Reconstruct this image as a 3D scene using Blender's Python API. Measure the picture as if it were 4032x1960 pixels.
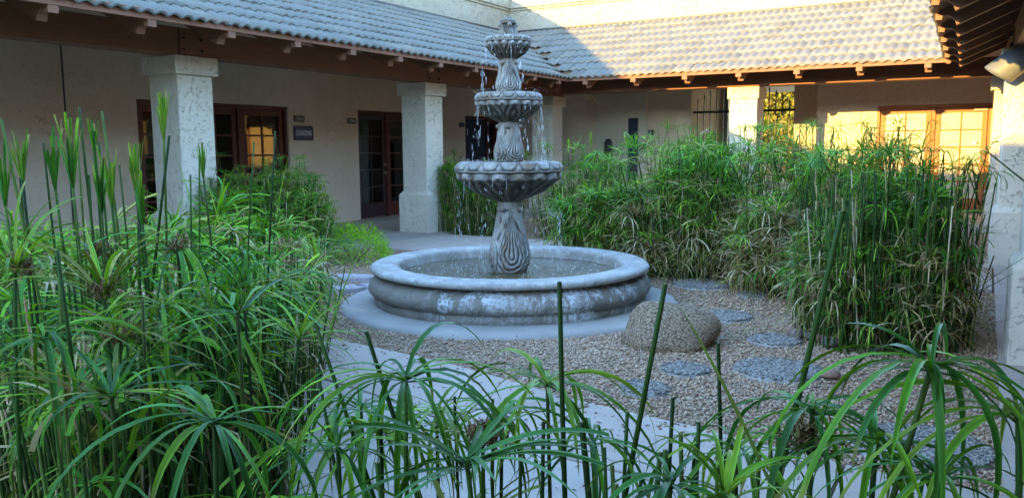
import bpy, bmesh, math, random
import numpy as np
from mathutils import Matrix, Vector

sc = bpy.context.scene
for o in list(bpy.data.objects):
    bpy.data.objects.remove(o, do_unlink=True)
COL = sc.collection
R = math.radians

# ------------------------------------------------------------------ camera, sky, sun, exposure
CAMR = np.array([[0.8668, 0.0552, -0.4957], [0.4987, -0.1099, 0.8598], [-0.0070, -0.9924, -0.1228]])
CAMC = np.array([0.0, 0.0, 1.35])
FPX = 3231.0
cam_d = bpy.data.cameras.new('camera')
cam_d.sensor_width = 36.0
cam_d.lens = FPX / 4032 * 36.0
cam_d.clip_start = 0.05
cam_d.clip_end = 400
cam = bpy.data.objects.new('camera', cam_d)
COL.objects.link(cam)
_m = Matrix.Identity(4)
for i in range(3):
    _m[i][0] = CAMR[i, 0]; _m[i][1] = -CAMR[i, 1]; _m[i][2] = -CAMR[i, 2]; _m[i][3] = CAMC[i]
cam.matrix_world = _m
sc.camera = cam

SUN = Vector((0.287, 1.0, -0.155)).normalized()
world = bpy.data.worlds.new('World')
sc.world = world
world.use_nodes = True
wn = world.node_tree
wn.nodes.clear()
sky = wn.nodes.new('ShaderNodeTexSky')
sky.sky_type = 'NISHITA'
sky.sun_disc = False
sky.sun_elevation = math.asin(-SUN.z)
sky.sun_rotation = math.atan2(-SUN.x, -SUN.y)
sky.air_density = 1.0
sky.dust_density = 0.2
sky.ozone_density = 2.4
bg = wn.nodes.new('ShaderNodeBackground')
bg.inputs['Strength'].default_value = 0.15
wo = wn.nodes.new('ShaderNodeOutputWorld')
wn.links.new(sky.outputs[0], bg.inputs[0])
wn.links.new(bg.outputs[0], wo.inputs[0])
sun_d = bpy.data.lights.new('sun', 'SUN')
sun_d.energy = 2.0
sun_d.angle = R(0.5)
sun_d.color = (0.66, 0.41, 0.10)
sun = bpy.data.objects.new('sun', sun_d)
COL.objects.link(sun)
sun.rotation_euler = SUN.to_track_quat('-Z', 'Y').to_euler()
sun.location = (-8, -25, 10)
vs = sc.view_settings
vs.view_transform = 'Standard'
vs.look = 'None'
vs.exposure = 3.95
vs.gamma = 1.0
vs.use_curve_mapping = False

# ------------------------------------------------------------------ helpers
def P(px, py, d):
    """point at horizontal distance d on the line of sight of a photo pixel (4032 wide)"""
    r = CAMR @ np.array([px - 2016.0, py - 980.0, FPX])
    r = r / math.hypot(r[0], r[1])
    return CAMC + r * d
RIGHT = np.array([0.867, 0.499, 0.0])

def tag(o, label=None, cat=None, group=None, kind=None):
    if label: o['label'] = label
    if cat: o['category'] = cat
    if group: o['group'] = group
    if kind: o['kind'] = kind
    return o

def empty(name, loc=(0, 0, 0), rz=0.0):
    o = bpy.data.objects.new(name, None)
    o.empty_display_size = 0.1
    COL.objects.link(o)
    o.location = loc
    o.rotation_euler = (0, 0, rz)
    return o

def link(name, me, mat=None, parent=None, world_coords=False, kind=None):
    if mat is not None and not me.materials:
        me.materials.append(mat)
    o = bpy.data.objects.new(name, me)
    COL.objects.link(o)
    if parent is not None:
        o.parent = parent
        if world_coords:
            # vertices are in world coordinates: undo the chain of parents
            m = Matrix.Identity(4); q = parent; chain = []
            while q is not None:
                chain.append(q); q = q.parent
            for q in reversed(chain):
                m = m @ q.matrix_parent_inverse @ q.matrix_basis if q.parent else q.matrix_basis
            o.matrix_parent_inverse = m.inverted()
    if kind: o['kind'] = kind
    return o

def np_mesh(name, V, F, col=None, smooth=False):
    """V (n,3), F list of arrays (m,k) of same-size polygons"""
    me = bpy.data.meshes.new(name)
    if not isinstance(F, (list, tuple)): F = [F]
    F = [np.asarray(f, dtype=np.int32) for f in F if len(f)]
    me.vertices.add(len(V))
    me.vertices.foreach_set('co', np.asarray(V, dtype=np.float32).ravel())
    loops = np.concatenate([f.ravel() for f in F])
    sizes = np.concatenate([np.full(len(f), f.shape[1], dtype=np.int32) for f in F])
    starts = np.concatenate([[0], np.cumsum(sizes)[:-1]]).astype(np.int32)
    me.loops.add(len(loops))
    me.loops.foreach_set('vertex_index', loops)
    me.polygons.add(len(sizes))
    me.polygons.foreach_set('loop_start', starts)
    try: me.polygons.foreach_set('loop_total', sizes)
    except Exception: pass
    if smooth: me.polygons.foreach_set('use_smooth', np.ones(len(sizes), dtype=bool))
    if col is not None:
        a = me.color_attributes.new('Col', 'FLOAT_COLOR', 'POINT')
        c = np.ones((len(V), 4), dtype=np.float32); c[:, :3] = col
        a.data.foreach_set('color', c.ravel())
    me.update(calc_edges=True)
    me.validate()
    return me

class MB:
    def __init__(s): s.v = []; s.f = []
    def box(s, x0, x1, y0, y1, z0, z1):
        n = len(s.v)
        s.v += [(x0,y0,z0),(x1,y0,z0),(x1,y1,z0),(x0,y1,z0),(x0,y0,z1),(x1,y0,z1),(x1,y1,z1),(x0,y1,z1)]
        s.f += [tuple(n+i for i in q) for q in ((0,3,2,1),(4,5,6,7),(0,1,5,4),(1,2,6,5),(2,3,7,6),(3,0,4,7))]
        return s
    def prism(s, poly, axis, a, b):
        """poly: 2D points, extruded along axis from a to b; axis 0: (y,z) poly, 1: (x,z), 2: (x,y)"""
        def mk(p, t):
            return {0: (t, p[0], p[1]), 1: (p[0], t, p[1]), 2: (p[0], p[1], t)}[axis]
        n = len(s.v); k = len(poly)
        s.v += [mk(p, a) for p in poly] + [mk(p, b) for p in poly]
        s.f.append(tuple(range(n + k - 1, n - 1, -1)))
        s.f.append(tuple(range(n + k, n + 2 * k)))
        for i in range(k):
            j = (i + 1) % k
            s.f.append((n + i, n + j, n + k + j, n + k + i))
        return s
    def tube(s, p0, p1, r0, r1=None, k=8, caps=True):
        r1 = r0 if r1 is None else r1
        p0, p1 = Vector(p0), Vector(p1)
        d = (p1 - p0).normalized()
        a = d.orthogonal().normalized(); b = d.cross(a)
        n = len(s.v)
        for p, r in ((p0, r0), (p1, r1)):
            for i in range(k):
                t = 2 * math.pi * i / k
                s.v.append(tuple(p + (a * math.cos(t) + b * math.sin(t)) * r))
        for i in range(k):
            j = (i + 1) % k
            s.f.append((n + i, n + j, n + k + j, n + k + i))
        if caps:
            s.f.append(tuple(range(n + k - 1, n - 1, -1))); s.f.append(tuple(range(n + k, n + 2 * k)))
        return s
    def mesh(s, name, bevel=0.0, seg=1, smooth=False):
        me = bpy.data.meshes.new(name)
        me.from_pydata(s.v, [], s.f)
        bm = bmesh.new(); bm.from_mesh(me)
        bmesh.ops.recalc_face_normals(bm, faces=bm.faces)
        if bevel > 0:
            bmesh.ops.bevel(bm, geom=list(bm.edges), offset=bevel, segments=seg, affect='EDGES', profile=0.5, clamp_overlap=True)
        if smooth:
            for f in bm.faces: f.smooth = True
        bm.to_mesh(me); bm.free()
        me.update()
        return me
    def build(s, name, mat, parent=None, bevel=0.0, seg=1, wc=False, kind=None, smooth=False):
        return link(name, s.mesh(name, bevel, seg, smooth), mat, parent, wc, kind)

def copyobj(o, parent=None, loc=None):
    c = o.copy(); COL.objects.link(c)
    if parent is not None: c.parent = parent
    if loc is not None: c.location = loc
    return c

def fine_grid(name, me): return me

# ------------------------------------------------------------------ materials
def sr(r, g, b):
    f = lambda c: (c / 255 / 12.92) if c <= 10 else ((c / 255 + 0.055) / 1.055) ** 2.4
    return (f(r), f(g), f(b), 1.0)

class NM:
    def __init__(s, name, rough=0.8, spec=0.3):
        s.m = bpy.data.materials.new(name); s.m.use_nodes = True
        s.t = s.m.node_tree; s.N = s.t.nodes; s.L = s.t.links
        s.b = s.N['Principled BSDF']
        s.b.inputs['Roughness'].default_value = rough
        s.b.inputs['Specular IOR Level'].default_value = spec
        s._tc = None
    def tc(s):
        if s._tc is None: s._tc = s.N.new('ShaderNodeTexCoord')
        return s._tc.outputs['Object']
    def mapping(s, scale=(1, 1, 1), src=None):
        m = s.N.new('ShaderNodeMapping'); m.inputs['Scale'].default_value = scale
        s.L.new(src or s.tc(), m.inputs['Vector']); return m.outputs[0]
    def noise(s, scale, detail=3, rough=0.55, dist=0.0, vec=None):
        n = s.N.new('ShaderNodeTexNoise')
        n.inputs['Scale'].default_value = scale; n.inputs['Detail'].default_value = detail
        n.inputs['Roughness'].default_value = rough; n.inputs['Distortion'].default_value = dist
        s.L.new(vec or s.tc(), n.inputs['Vector']); return n.outputs['Fac']
    def voronoi(s, scale, feature='F1', out='Distance', vec=None, rnd=1.0):
        n = s.N.new('ShaderNodeTexVoronoi'); n.feature = feature
        n.inputs['Scale'].default_value = scale; n.inputs['Randomness'].default_value = rnd
        s.L.new(vec or s.tc(), n.inputs['Vector']); return n.outputs[out]
    def ramp(s, fac, stops):
        n = s.N.new('ShaderNodeValToRGB'); e = n.color_ramp.elements
        while len(e) < len(stops): e.new(0.5)
        for el, (p, c) in zip(e, stops):
            el.position = p; el.color = c if len(c) == 4 else (*c, 1)
        s.L.new(fac, n.inputs[0]); return n.outputs[0]
    def math(s, op, a, b=None, clamp=False):
        n = s.N.new('ShaderNodeMath'); n.operation = op; n.use_clamp = clamp
        for i, x in enumerate((a, b)):
            if x is None: continue
            if isinstance(x, (int, float)): n.inputs[i].default_value = x
            else: s.L.new(x, n.inputs[i])
        return n.outputs[0]
    def mr(s, v, a, b, c=0.0, d=1.0):
        n = s.N.new('ShaderNodeMapRange'); n.clamp = True
        for i, x in enumerate((a, b, c, d)): n.inputs[i + 1].default_value = x
        s.L.new(v, n.inputs[0]); return n.outputs[0]
    def mix(s, fac, a, b, mode='MIX'):
        n = s.N.new('ShaderNodeMix'); n.data_type = 'RGBA'; n.blend_type = mode
        if isinstance(fac, (int, float)): n.inputs[0].default_value = fac
        else: s.L.new(fac, n.inputs[0])
        for i, x in ((6, a), (7, b)):
            if isinstance(x, tuple): n.inputs[i].default_value = x if len(x) == 4 else (*x, 1)
            else: s.L.new(x, n.inputs[i])
        return n.outputs[2]
    def attr(s, name='Col'):
        n = s.N.new('ShaderNodeAttribute'); n.attribute_name = name; return n.outputs['Color']
    def rnd(s):
        n = s.N.new('ShaderNodeObjectInfo'); return n.outputs['Random']
    def color(s, c):
        if isinstance(c, tuple): s.b.inputs['Base Color'].default_value = c if len(c) == 4 else (*c, 1)
        else: s.L.new(c, s.b.inputs['Base Color'])
        return s
    def bump(s, h, dist=0.01, strength=1.0):
        n = s.N.new('ShaderNodeBump'); n.inputs['Distance'].default_value = dist; n.inputs['Strength'].default_value = strength
        s.L.new(h, n.inputs['Height']); s.L.new(n.outputs[0], s.b.inputs['Normal']); return s

def stucco(name, c, scale=1.0, strength=1.0):
    n = NM(name, 0.92, 0.15)
    a = n.noise(11 * scale, 3, 0.55, 1.6)
    lines = n.mr(n.math('ABSOLUTE', n.math('SUBTRACT', a, 0.5)), 0.0, 0.035, 1.0, 0.0)
    mask = n.mr(n.noise(17 * scale, 2, 0.5, 0.4), 0.49, 0.60)
    tro = n.math('MULTIPLY', lines, mask)
    grain = n.noise(120, 2)
    flat = n.mr(n.noise(9 * scale, 4, 0.6, 0.8), 0.40, 0.60)
    h = n.math('ADD', n.math('ADD', n.math('MULTIPLY', tro, -1.0), n.math('MULTIPLY', flat, 0.12)), n.math('MULTIPLY', grain, 0.12))
    big = n.noise(0.9, 4, 0.6)
    col = n.mix(n.mr(big, 0.35, 0.7), (c[0], c[1], c[2], 1), (c[0] * 0.88, c[1] * 0.86, c[2] * 0.83, 1))
    col = n.mix(n.mr(n.noise(60, 3), 0.62, 0.75, 0, 0.4), col, (c[0] * 0.72, c[1] * 0.69, c[2] * 0.65, 1))
    n.color(col).bump(h, 0.011 * strength, 0.9)
    return n.m

M = {}
M['stucco'] = stucco('stucco_cream', (0.66, 0.585, 0.48))
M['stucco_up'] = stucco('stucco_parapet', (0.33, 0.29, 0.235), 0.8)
M['stucco_wall'] = stucco('stucco_wall', (0.70, 0.575, 0.44), 0.9, 0.55)

def wood(name, a, b, axis=0, rough=0.65):
    n = NM(name, rough, 0.3)
    s = [14, 14, 14]; s[axis] = 0.9
    g = n.noise(3.0, 5, 0.65, 0.4, n.mapping(tuple(s)))
    big = n.noise(1.3, 3)
    c = n.mix(n.mr(g, 0.3, 0.7), a, b)
    c = n.mix(n.mr(big, 0.45, 0.8, 0, 0.5), c, (a[0] * 0.6, a[1] * 0.6, a[2] * 0.6, 1))
    n.color(c).bump(g, 0.004, 0.6)
    return n.m
M['timber'] = wood('timber_brown', (0.25, 0.105, 0.058, 1), (0.18, 0.075, 0.042, 1), 0)
M['rafter'] = wood('rafter_brown', (0.25, 0.11, 0.06, 1), (0.18, 0.08, 0.044, 1), 1)
M['deck'] = wood('deck_boards', (0.20, 0.115, 0.06, 1), (0.13, 0.075, 0.04, 1), 0)
M['door'] = wood('door_mahogany', (0.115, 0.030, 0.022, 1), (0.075, 0.020, 0.017, 1), 2, 0.4)
M['door_orange'] = wood('door_stain', (0.33, 0.105, 0.026, 1), (0.24, 0.072, 0.018, 1), 2, 0.45)

def simple(name, c, rough=0.6, spec=0.4, metal=0.0, bumpscale=None, var=0.15):
    n = NM(name, rough, spec)
    n.b.inputs['Metallic'].default_value = metal
    k = n.noise(6.0, 4)
    n.color(n.mix(n.mr(k, 0.35, 0.7), (c[0], c[1], c[2], 1), (c[0] * (1 - var), c[1] * (1 - var), c[2] * (1 - var), 1)))
    if bumpscale: n.bump(n.noise(bumpscale, 3), 0.004, 0.5)
    return n.m
M['iron'] = simple('wrought_iron', (0.018, 0.017, 0.018), 0.5, 0.4)
M['bolt'] = simple('bolt_steel', (0.02, 0.018, 0.018), 0.5, 0.4)
M['grey_metal'] = simple('grey_painted_metal', (0.13, 0.14, 0.16), 0.45, 0.5)
M['brass'] = simple('knob_metal', (0.55, 0.42, 0.22), 0.3, 0.5, 0.9)
M['sign_plate'] = simple('sign_blue_grey', (0.085, 0.10, 0.16), 0.5, 0.3)
M['sign_brown'] = simple('sign_bronze', (0.12, 0.10, 0.085), 0.45, 0.4)
M['white_paint'] = simple('white_letters', (0.78, 0.78, 0.76), 0.5, 0.3, var=0.05)
M['pale_letters'] = simple('pale_letters', (0.55, 0.53, 0.49), 0.5, 0.3, var=0.05)
M['dark_letters'] = simple('dark_letters', (0.03, 0.028, 0.025), 0.5, 0.3, var=0.05)
M['black_plastic'] = simple('black_plastic', (0.022, 0.022, 0.024), 0.45, 0.4)
M['navy'] = simple('navy_door_paint', (0.025, 0.033, 0.062), 0.4, 0.4)
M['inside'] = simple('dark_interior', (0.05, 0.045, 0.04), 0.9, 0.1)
M['blind'] = simple('blind_slats', (0.74, 0.72, 0.66), 0.7, 0.2)
M['flash'] = simple('metal_flashing', (0.05, 0.045, 0.045), 0.5, 0.4)

def glass():
    m = bpy.data.materials.new('window_glass'); m.use_nodes = True
    t = m.node_tree; t.nodes.clear()
    tr = t.nodes.new('ShaderNodeBsdfTransparent'); tr.inputs[0].default_value = (0.86, 0.89, 0.90, 1)
    gl = t.nodes.new('ShaderNodeBsdfGlossy'); gl.inputs['Roughness'].default_value = 0.012
    fr = t.nodes.new('ShaderNodeFresnel'); fr.inputs['IOR'].default_value = 1.75
    mx = t.nodes.new('ShaderNodeMixShader'); ou = t.nodes.new('ShaderNodeOutputMaterial')
    t.links.new(fr.outputs[0], mx.inputs[0]); t.links.new(tr.outputs[0], mx.inputs[1]); t.links.new(gl.outputs[0], mx.inputs[2])
    t.links.new(mx.outputs[0], ou.inputs[0])
    return m
M['glass'] = glass()
def shade_mat():
    n = NM('drawn_shade_behind_glass', 0.25, 0.6)
    n.color(n.mix(n.mr(n.noise(2.0, 2), 0.3, 0.7), (0.46, 0.42, 0.33, 1), (0.41, 0.37, 0.28, 1)))
    return n.m
M['shade'] = shade_mat()

def tile_mat():
    n = NM('concrete_roof_tile', 0.85, 0.25)
    r = n.rnd()
    base = n.ramp(r, [(0.0, (0.125, 0.121, 0.107)), (0.3, (0.165, 0.161, 0.146)), (0.7, (0.150, 0.148, 0.136)), (1.0, (0.190, 0.172, 0.142))])
    d = n.noise(7, 5, 0.65)
    base = n.mix(n.mr(d, 0.45, 0.75, 0, 0.55), base, (0.115, 0.10, 0.082, 1))
    base = n.mix(n.mr(n.noise(45, 3), 0.6, 0.75, 0, 0.5), base, (0.25, 0.235, 0.20, 1))
    n.color(base).bump(n.noise(70, 3), 0.004, 0.5)
    return n.m
M['tile'] = tile_mat()

def concrete(name, c, c2, spots=True):
    n = NM(name, 0.8, 0.25)
    a = n.noise(2.2, 5, 0.6)
    col = n.mix(n.mr(a, 0.35, 0.65), c, c2)
    col = n.mix(n.mr(n.noise(0.6, 3), 0.5, 0.7, 0, 0.45), col, (c[0] * 0.7, c[1] * 0.66, c[2] * 0.62, 1))
    if spots:
        v = n.voronoi(26, 'F1', 'Distance')
        big = n.mr(n.noise(1.7, 2), 0.42, 0.6)
        sp = n.math('MULTIPLY', n.mr(v, 0.10, 0.16, 1, 0), big)
        col = n.mix(sp, col, (0.035, 0.028, 0.022, 1))
    n.color(col).bump(n.math('ADD', n.noise(90, 3), n.noise(9, 3)), 0.004, 0.5)
    return n.m
M['walk'] = concrete('walkway_concrete', (0.47, 0.38, 0.32, 1), (0.38, 0.30, 0.25, 1))
M['walk2'] = concrete('path_concrete_border', (0.47, 0.40, 0.345, 1), (0.39, 0.33, 0.285, 1))
M['floor'] = concrete('arcade_floor', (0.40, 0.33, 0.28, 1), (0.33, 0.27, 0.23, 1), False)
M['apron'] = concrete('apron_concrete', (0.40, 0.365, 0.33, 1), (0.31, 0.28, 0.25, 1))
M['slab'] = concrete('flagstone', (0.42, 0.38, 0.39, 1), (0.33, 0.29, 0.31, 1))
M['bench'] = concrete('bench_concrete', (0.42, 0.385, 0.34, 1), (0.31, 0.28, 0.24, 1), False)

def ground_mat():
    n = NM('gravel_bed', 0.95, 0.1)
    v = n.voronoi(60, 'F1', 'Color')
    g = n.ramp(n.noise(1.4, 5, 0.6), [(0.3, (0.30, 0.205, 0.13)), (0.7, (0.38, 0.265, 0.17))])
    c = n.mix(0.30, g, v, 'OVERLAY')
    n.color(c).bump(n.voronoi(60, 'F1', 'Distance'), 0.012, 0.8)
    return n.m
M['ground'] = ground_mat()

def attr_mat(name, rough=0.85, spec=0.2, grain=60, amount=0.3):
    n = NM(name, rough, spec)
    a = n.attr()
    c = n.mix(n.mr(n.noise(grain, 3), 0.35, 0.7, 0, amount), a, (0.10, 0.08, 0.06, 1))
    n.color(c)
    return n.m
M['pebble'] = attr_mat('gravel_stones', 0.8, 0.25, 90, 0.25)

def leaf_mat(name, trans=0.35, rough=0.5, spec=0.14):
    m = bpy.data.materials.new(name); m.use_nodes = True
    t = m.node_tree; t.nodes.clear(); N = t.nodes.new; L = t.links.new
    at = N('ShaderNodeAttribute'); at.attribute_name = 'Col'
    tc = N('ShaderNodeTexCoord')
    no = N('ShaderNodeTexNoise'); no.inputs['Scale'].default_value = 14; no.inputs['Detail'].default_value = 3
    L(tc.outputs['Object'], no.inputs['Vector'])
    mp = N('ShaderNodeMapRange'); mp.inputs[1].default_value = 0.3; mp.inputs[2].default_value = 0.7
    mp.inputs[3].default_value = 0.72; mp.inputs[4].default_value = 1.2
    L(no.outputs['Fac'], mp.inputs[0])
    mu = N('ShaderNodeMix'); mu.data_type = 'RGBA'; mu.blend_type = 'MULTIPLY'; mu.inputs[0].default_value = 1.0
    L(at.outputs['Color'], mu.inputs[6]); L(mp.outputs[0], mu.inputs[7])
    pr = N('ShaderNodeBsdfPrincipled'); pr.inputs['Roughness'].default_value = rough
    pr.inputs['Specular IOR Level'].default_value = spec
    tr = N('ShaderNodeBsdfTranslucent')
    ga = N('ShaderNodeMix'); ga.data_type = 'RGBA'; ga.blend_type = 'MULTIPLY'; ga.inputs[0].default_value = 1.0
    ga.inputs[7].default_value = (1.25, 1.2, 0.55, 1)
    L(mu.outputs[2], ga.inputs[6]); L(ga.outputs[2], tr.inputs[0]); L(mu.outputs[2], pr.inputs['Base Color'])
    mx = N('ShaderNodeMixShader'); mx.inputs[0].default_value = trans
    ou = N('ShaderNodeOutputMaterial')
    L(pr.outputs[0], mx.inputs[1]); L(tr.outputs[0], mx.inputs[2]); L(mx.outputs[0], ou.inputs[0])
    return m
M['leaf'] = leaf_mat('sedge_leaf', 0.24, 0.42)
M['stalk'] = leaf_mat('sedge_stalk', 0.0, 0.6, 0.12)
M['treeleaf'] = leaf_mat('tree_leaf', 0.35, 0.6)
M['bark'] = simple('bark', (0.14, 0.10, 0.07), 0.9, 0.1, bumpscale=30)

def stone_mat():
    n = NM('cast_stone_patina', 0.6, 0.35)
    a = n.attr('Col')           # antique dark wash rubbed into the carving; bowls darker below the lip: red channel, 0 groove .. 1 ridge
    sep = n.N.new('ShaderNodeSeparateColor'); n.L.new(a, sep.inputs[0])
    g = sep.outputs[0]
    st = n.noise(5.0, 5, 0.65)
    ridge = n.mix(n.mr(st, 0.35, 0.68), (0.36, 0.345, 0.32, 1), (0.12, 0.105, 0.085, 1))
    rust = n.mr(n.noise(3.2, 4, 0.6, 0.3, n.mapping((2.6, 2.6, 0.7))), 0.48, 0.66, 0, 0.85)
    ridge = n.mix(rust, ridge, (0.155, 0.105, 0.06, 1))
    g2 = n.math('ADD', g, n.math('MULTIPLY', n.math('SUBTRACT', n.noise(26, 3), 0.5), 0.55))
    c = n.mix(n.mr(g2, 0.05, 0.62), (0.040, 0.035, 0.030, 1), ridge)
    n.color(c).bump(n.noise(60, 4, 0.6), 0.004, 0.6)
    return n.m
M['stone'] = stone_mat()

def basin_mat():
    n = NM('basin_stone', 0.75, 0.3)
    st = n.noise(2.6, 5, 0.62)
    c = n.mix(n.mr(st, 0.35, 0.68), (0.28, 0.24, 0.195, 1), (0.165, 0.142, 0.115, 1))
    # lime runs, long and vertical
    v = n.noise(2.2, 5, 0.7, 0.25, n.mapping((2.6, 2.6, 0.55)))
    lime = n.math('MULTIPLY', n.mr(v, 0.50, 0.585), n.mr(n.noise(34, 3, 0.7), 0.36, 0.56))
    lime = n.math('MULTIPLY', lime, n.mr(n.noise(0.85, 2), 0.47, 0.58))
    c = n.mix(n.math('MULTIPLY', lime, 0.85), c, (0.62, 0.63, 0.66, 1))
    cr = n.mr(n.voronoi(2.3, 'DISTANCE_TO_EDGE', 'Distance'), 0.0, 0.01, 0.6, 0)
    c = n.mix(cr, c, (0.06, 0.055, 0.05, 1))
    n.color(c).bump(n.math('ADD', n.noise(40, 4, 0.65), n.noise(6, 4, 0.6)), 0.012, 0.7)
    return n.m
M['basin'] = basin_mat()
def rim_mat():
    n = NM('basin_rim_stone', 0.7, 0.3)
    st = n.noise(3.4, 5, 0.62)
    c = n.mix(n.mr(st, 0.35, 0.66), (0.40, 0.375, 0.345, 1), (0.26, 0.24, 0.22, 1))
    lime = n.mr(n.noise(9, 5, 0.75), 0.52, 0.66)
    c = n.mix(n.math('MULTIPLY', lime, 0.55), c, (0.66, 0.67, 0.70, 1))
    c = n.mix(n.mr(n.noise(22, 4, 0.7), 0.60, 0.70, 0, 0.8), c, (0.11, 0.105, 0.10, 1))
    n.color(c).bump(n.math('ADD', n.noise(50, 4, 0.65), n.noise(8, 4, 0.6)), 0.010, 0.7)
    return n.m
M['rim'] = rim_mat()

def water_mat():
    n = NM('pool_water', 0.04, 0.5)
    n.b.inputs['IOR'].default_value = 1.33
    n.color(n.mix(n.mr(n.noise(3, 3), 0.4, 0.6), (0.060, 0.045, 0.018, 1), (0.10, 0.075, 0.034, 1)))
    n.bump(n.math('ADD', n.noise(26, 3, 0.6, 0.6), n.math('MULTIPLY', n.noise(70, 2), 0.4)), 0.022, 0.75)
    return n.m
M['water'] = water_mat()
def drop_mat():
    n = NM('water_drops', 0.08, 0.8)
    n.b.inputs['IOR'].default_value = 1.33
    n.b.inputs['Transmission Weight'].default_value = 0.35
    n.color((0.92, 0.94, 0.96, 1))
    return n.m
M['drop'] = drop_mat()
def boulder_mat():
    n = NM('granite_boulder', 0.85, 0.25)
    v = n.noise(75, 3, 0.6)
    c = n.ramp(v, [(0.36, (0.035, 0.025, 0.018)), (0.47, (0.20, 0.13, 0.08)), (0.58, (0.31, 0.22, 0.14)), (0.70, (0.44, 0.35, 0.25))])
    low = n.noise(4, 4)
    c = n.mix(n.mr(low, 0.52, 0.72, 0, 0.5), c, (0.16, 0.10, 0.06, 1))
    n.color(c).bump(n.math('ADD', n.noise(75, 3), n.noise(16, 4)), 0.014, 0.8)
    return n.m
M['boulder'] = boulder_mat()
def rock_mat():
    n = NM('small_rock', 0.8, 0.25)
    c = n.ramp(n.rnd(), [(0.0, (0.30, 0.13, 0.09)), (0.4, (0.33, 0.19, 0.14)), (0.7, (0.13, 0.13, 0.14)), (1.0, (0.36, 0.24, 0.17))])
    c = n.mix(n.mr(n.noise(30, 3), 0.4, 0.7, 0, 0.5), c, (0.10, 0.08, 0.07, 1))
    n.color(c).bump(n.noise(40, 3), 0.006, 0.6)
    return n.m
M['rock'] = rock_mat()
def aggregate_mat():
    n = NM('stepping_stone_cement', 0.85, 0.2)
    n.color(n.mix(n.mr(n.noise(8, 4), 0.4, 0.7), (0.33, 0.31, 0.29, 1), (0.22, 0.205, 0.19, 1))).bump(n.noise(60, 3), 0.006, 0.6)
    return n.m
M['aggregate'] = aggregate_mat()
#--SPLIT-- structure
# ------------------------------------------------------------------ the ground and paving
rng = np.random.default_rng(7)
random.seed(7)
g = MB(); g.box(-120, 120, -60, 140, -0.5, -0.02)
tag(g.build('ground', M['ground']), kind='structure')

EDGE = [(-7.2, 4.9), (-5.6, 4.62), (-4.6, 4.42), (-3.83, 4.29), (-3.28, 4.21), (-2.82, 4.14), (-2.35, 4.01), (-1.93, 3.88),
        (-1.54, 3.80), (-1.2, 3.75), (-0.9, 3.68), (-0.39, 3.58), (0.0, 3.55), (0.5, 3.53), (2.6, 3.5)]
JOINT = [(x, y - 0.72 - 0.03 * math.sin(x * 2)) for x, y in EDGE]
OUTER = [(x, y - 1.75) for x, y in EDGE]
def strip(name, A, B, z, mat):
    m = MB(); m.prism(list(A) + list(reversed(B)), 2, -0.1, z)
    return tag(m.build(name, mat), kind='structure')
def slabs(name, A, B, z, mat, cuts):
    root = empty(name); root['kind'] = 'structure'
    ax_, ay_ = [p[0] for p in A], [p[1] for p in A]; by_ = [p[1] for p in B]
    for c0, c1 in zip(cuts[:-1], cuts[1:]):
        xs_ = [c0 + 0.005] + [x for x in ax_ if c0 + 0.02 < x < c1 - 0.02] + [c1 - 0.005]
        m = MB(); m.prism([(x, float(np.interp(x, ax_, ay_))) for x in xs_] + [(x, float(np.interp(x, ax_, by_))) for x in reversed(xs_)], 2, -0.1, z + random.uniform(-0.002, 0.002))
        m.build('slab', mat, root, 0.005)
slabs('path', EDGE, [(x, y + 0.006) for x, y in JOINT], 0.014, M['walk'], [-7.2, -5.6, -4.3, -3.05, -1.75, -0.45, 0.9, 2.6])
slabs('path_border', [(x, y - 0.006) for x, y in JOINT], OUTER, 0.012, M['walk2'], [-7.2, -5.0, -3.6, -2.3, -1.1, 0.2, 2.6])
def litter(N, seed):
    r = np.random.default_rng(seed); x = r.uniform(-5.5, 0.4, N); y = np.interp(x, [p[0] for p in EDGE], [p[1] for p in EDGE]) - r.uniform(0.0, 1.7, N)
    a = r.uniform(0, 6.28, N); l = r.uniform(0.004, 0.022, N); w = r.uniform(0.0015, 0.005, N)
    d = np.stack([np.cos(a), np.sin(a)], -1); p = np.stack([-d[:, 1], d[:, 0]], -1); c = np.stack([x, y], -1)
    q = np.stack([c - d * l[:, None], c + p * w[:, None], c + d * l[:, None], c - p * w[:, None]], 1)
    z = np.stack([np.full(N, 0.0175), r.uniform(0.019, 0.025, N), np.full(N, 0.0175), np.full(N, 0.0185)], 1)
    V = np.concatenate([q, z[..., None]], -1).reshape(-1, 3); F = np.arange(N * 4).reshape(-1, 4)
    pal = np.array([(0.05, 0.035, 0.02), (0.10, 0.06, 0.03), (0.22, 0.15, 0.08), (0.03, 0.025, 0.02), (0.32, 0.25, 0.14)])
    o = link('leaf_litter', np_mesh('leaf_litter', V, F, np.repeat(pal[r.integers(0, 5, N)], 4, 0)), attr_mat('litter', 0.9, 0.1))
    tag(o, 'scattered dry bits of leaf on the pale path', 'leaf litter', kind='stuff')
m = MB()
xs = [-7.36, -6.1, -4.3, -2.4, -0.6, 0.12]
for a, b in zip(xs[:-1], xs[1:]): m.box(a, b - 0.008, 8.69, 10.52, -0.1, 0.012)
tag(m.build('cross_path', M['walk'], bevel=0.006), kind='structure')
m = MB(); m.box(-10.3, -7.368, -9, 14.58, -0.1, 0.009)
tag(m.build('arcade_floor', M['floor']), kind='structure')
m = MB(); m.box(-10.3, 3.2, 14.59, 18.9, -0.1, 0.10)
tag(m.build('arcade_floor', M['walk'], bevel=0.01), kind='structure')
m = MB(); m.box(0.128, 3.4, -9, 14.58, -0.1, 0.008)
tag(m.build('arcade_floor', M['walk']), kind='structure')

# ------------------------------------------------------------------ the four wings of the building
KS = 1.33 / 2.93                      # roof slope, rise per run
TH = math.atan(KS)
def ztop(v): return 2.585 + KS * (v + 0.9)

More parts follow.
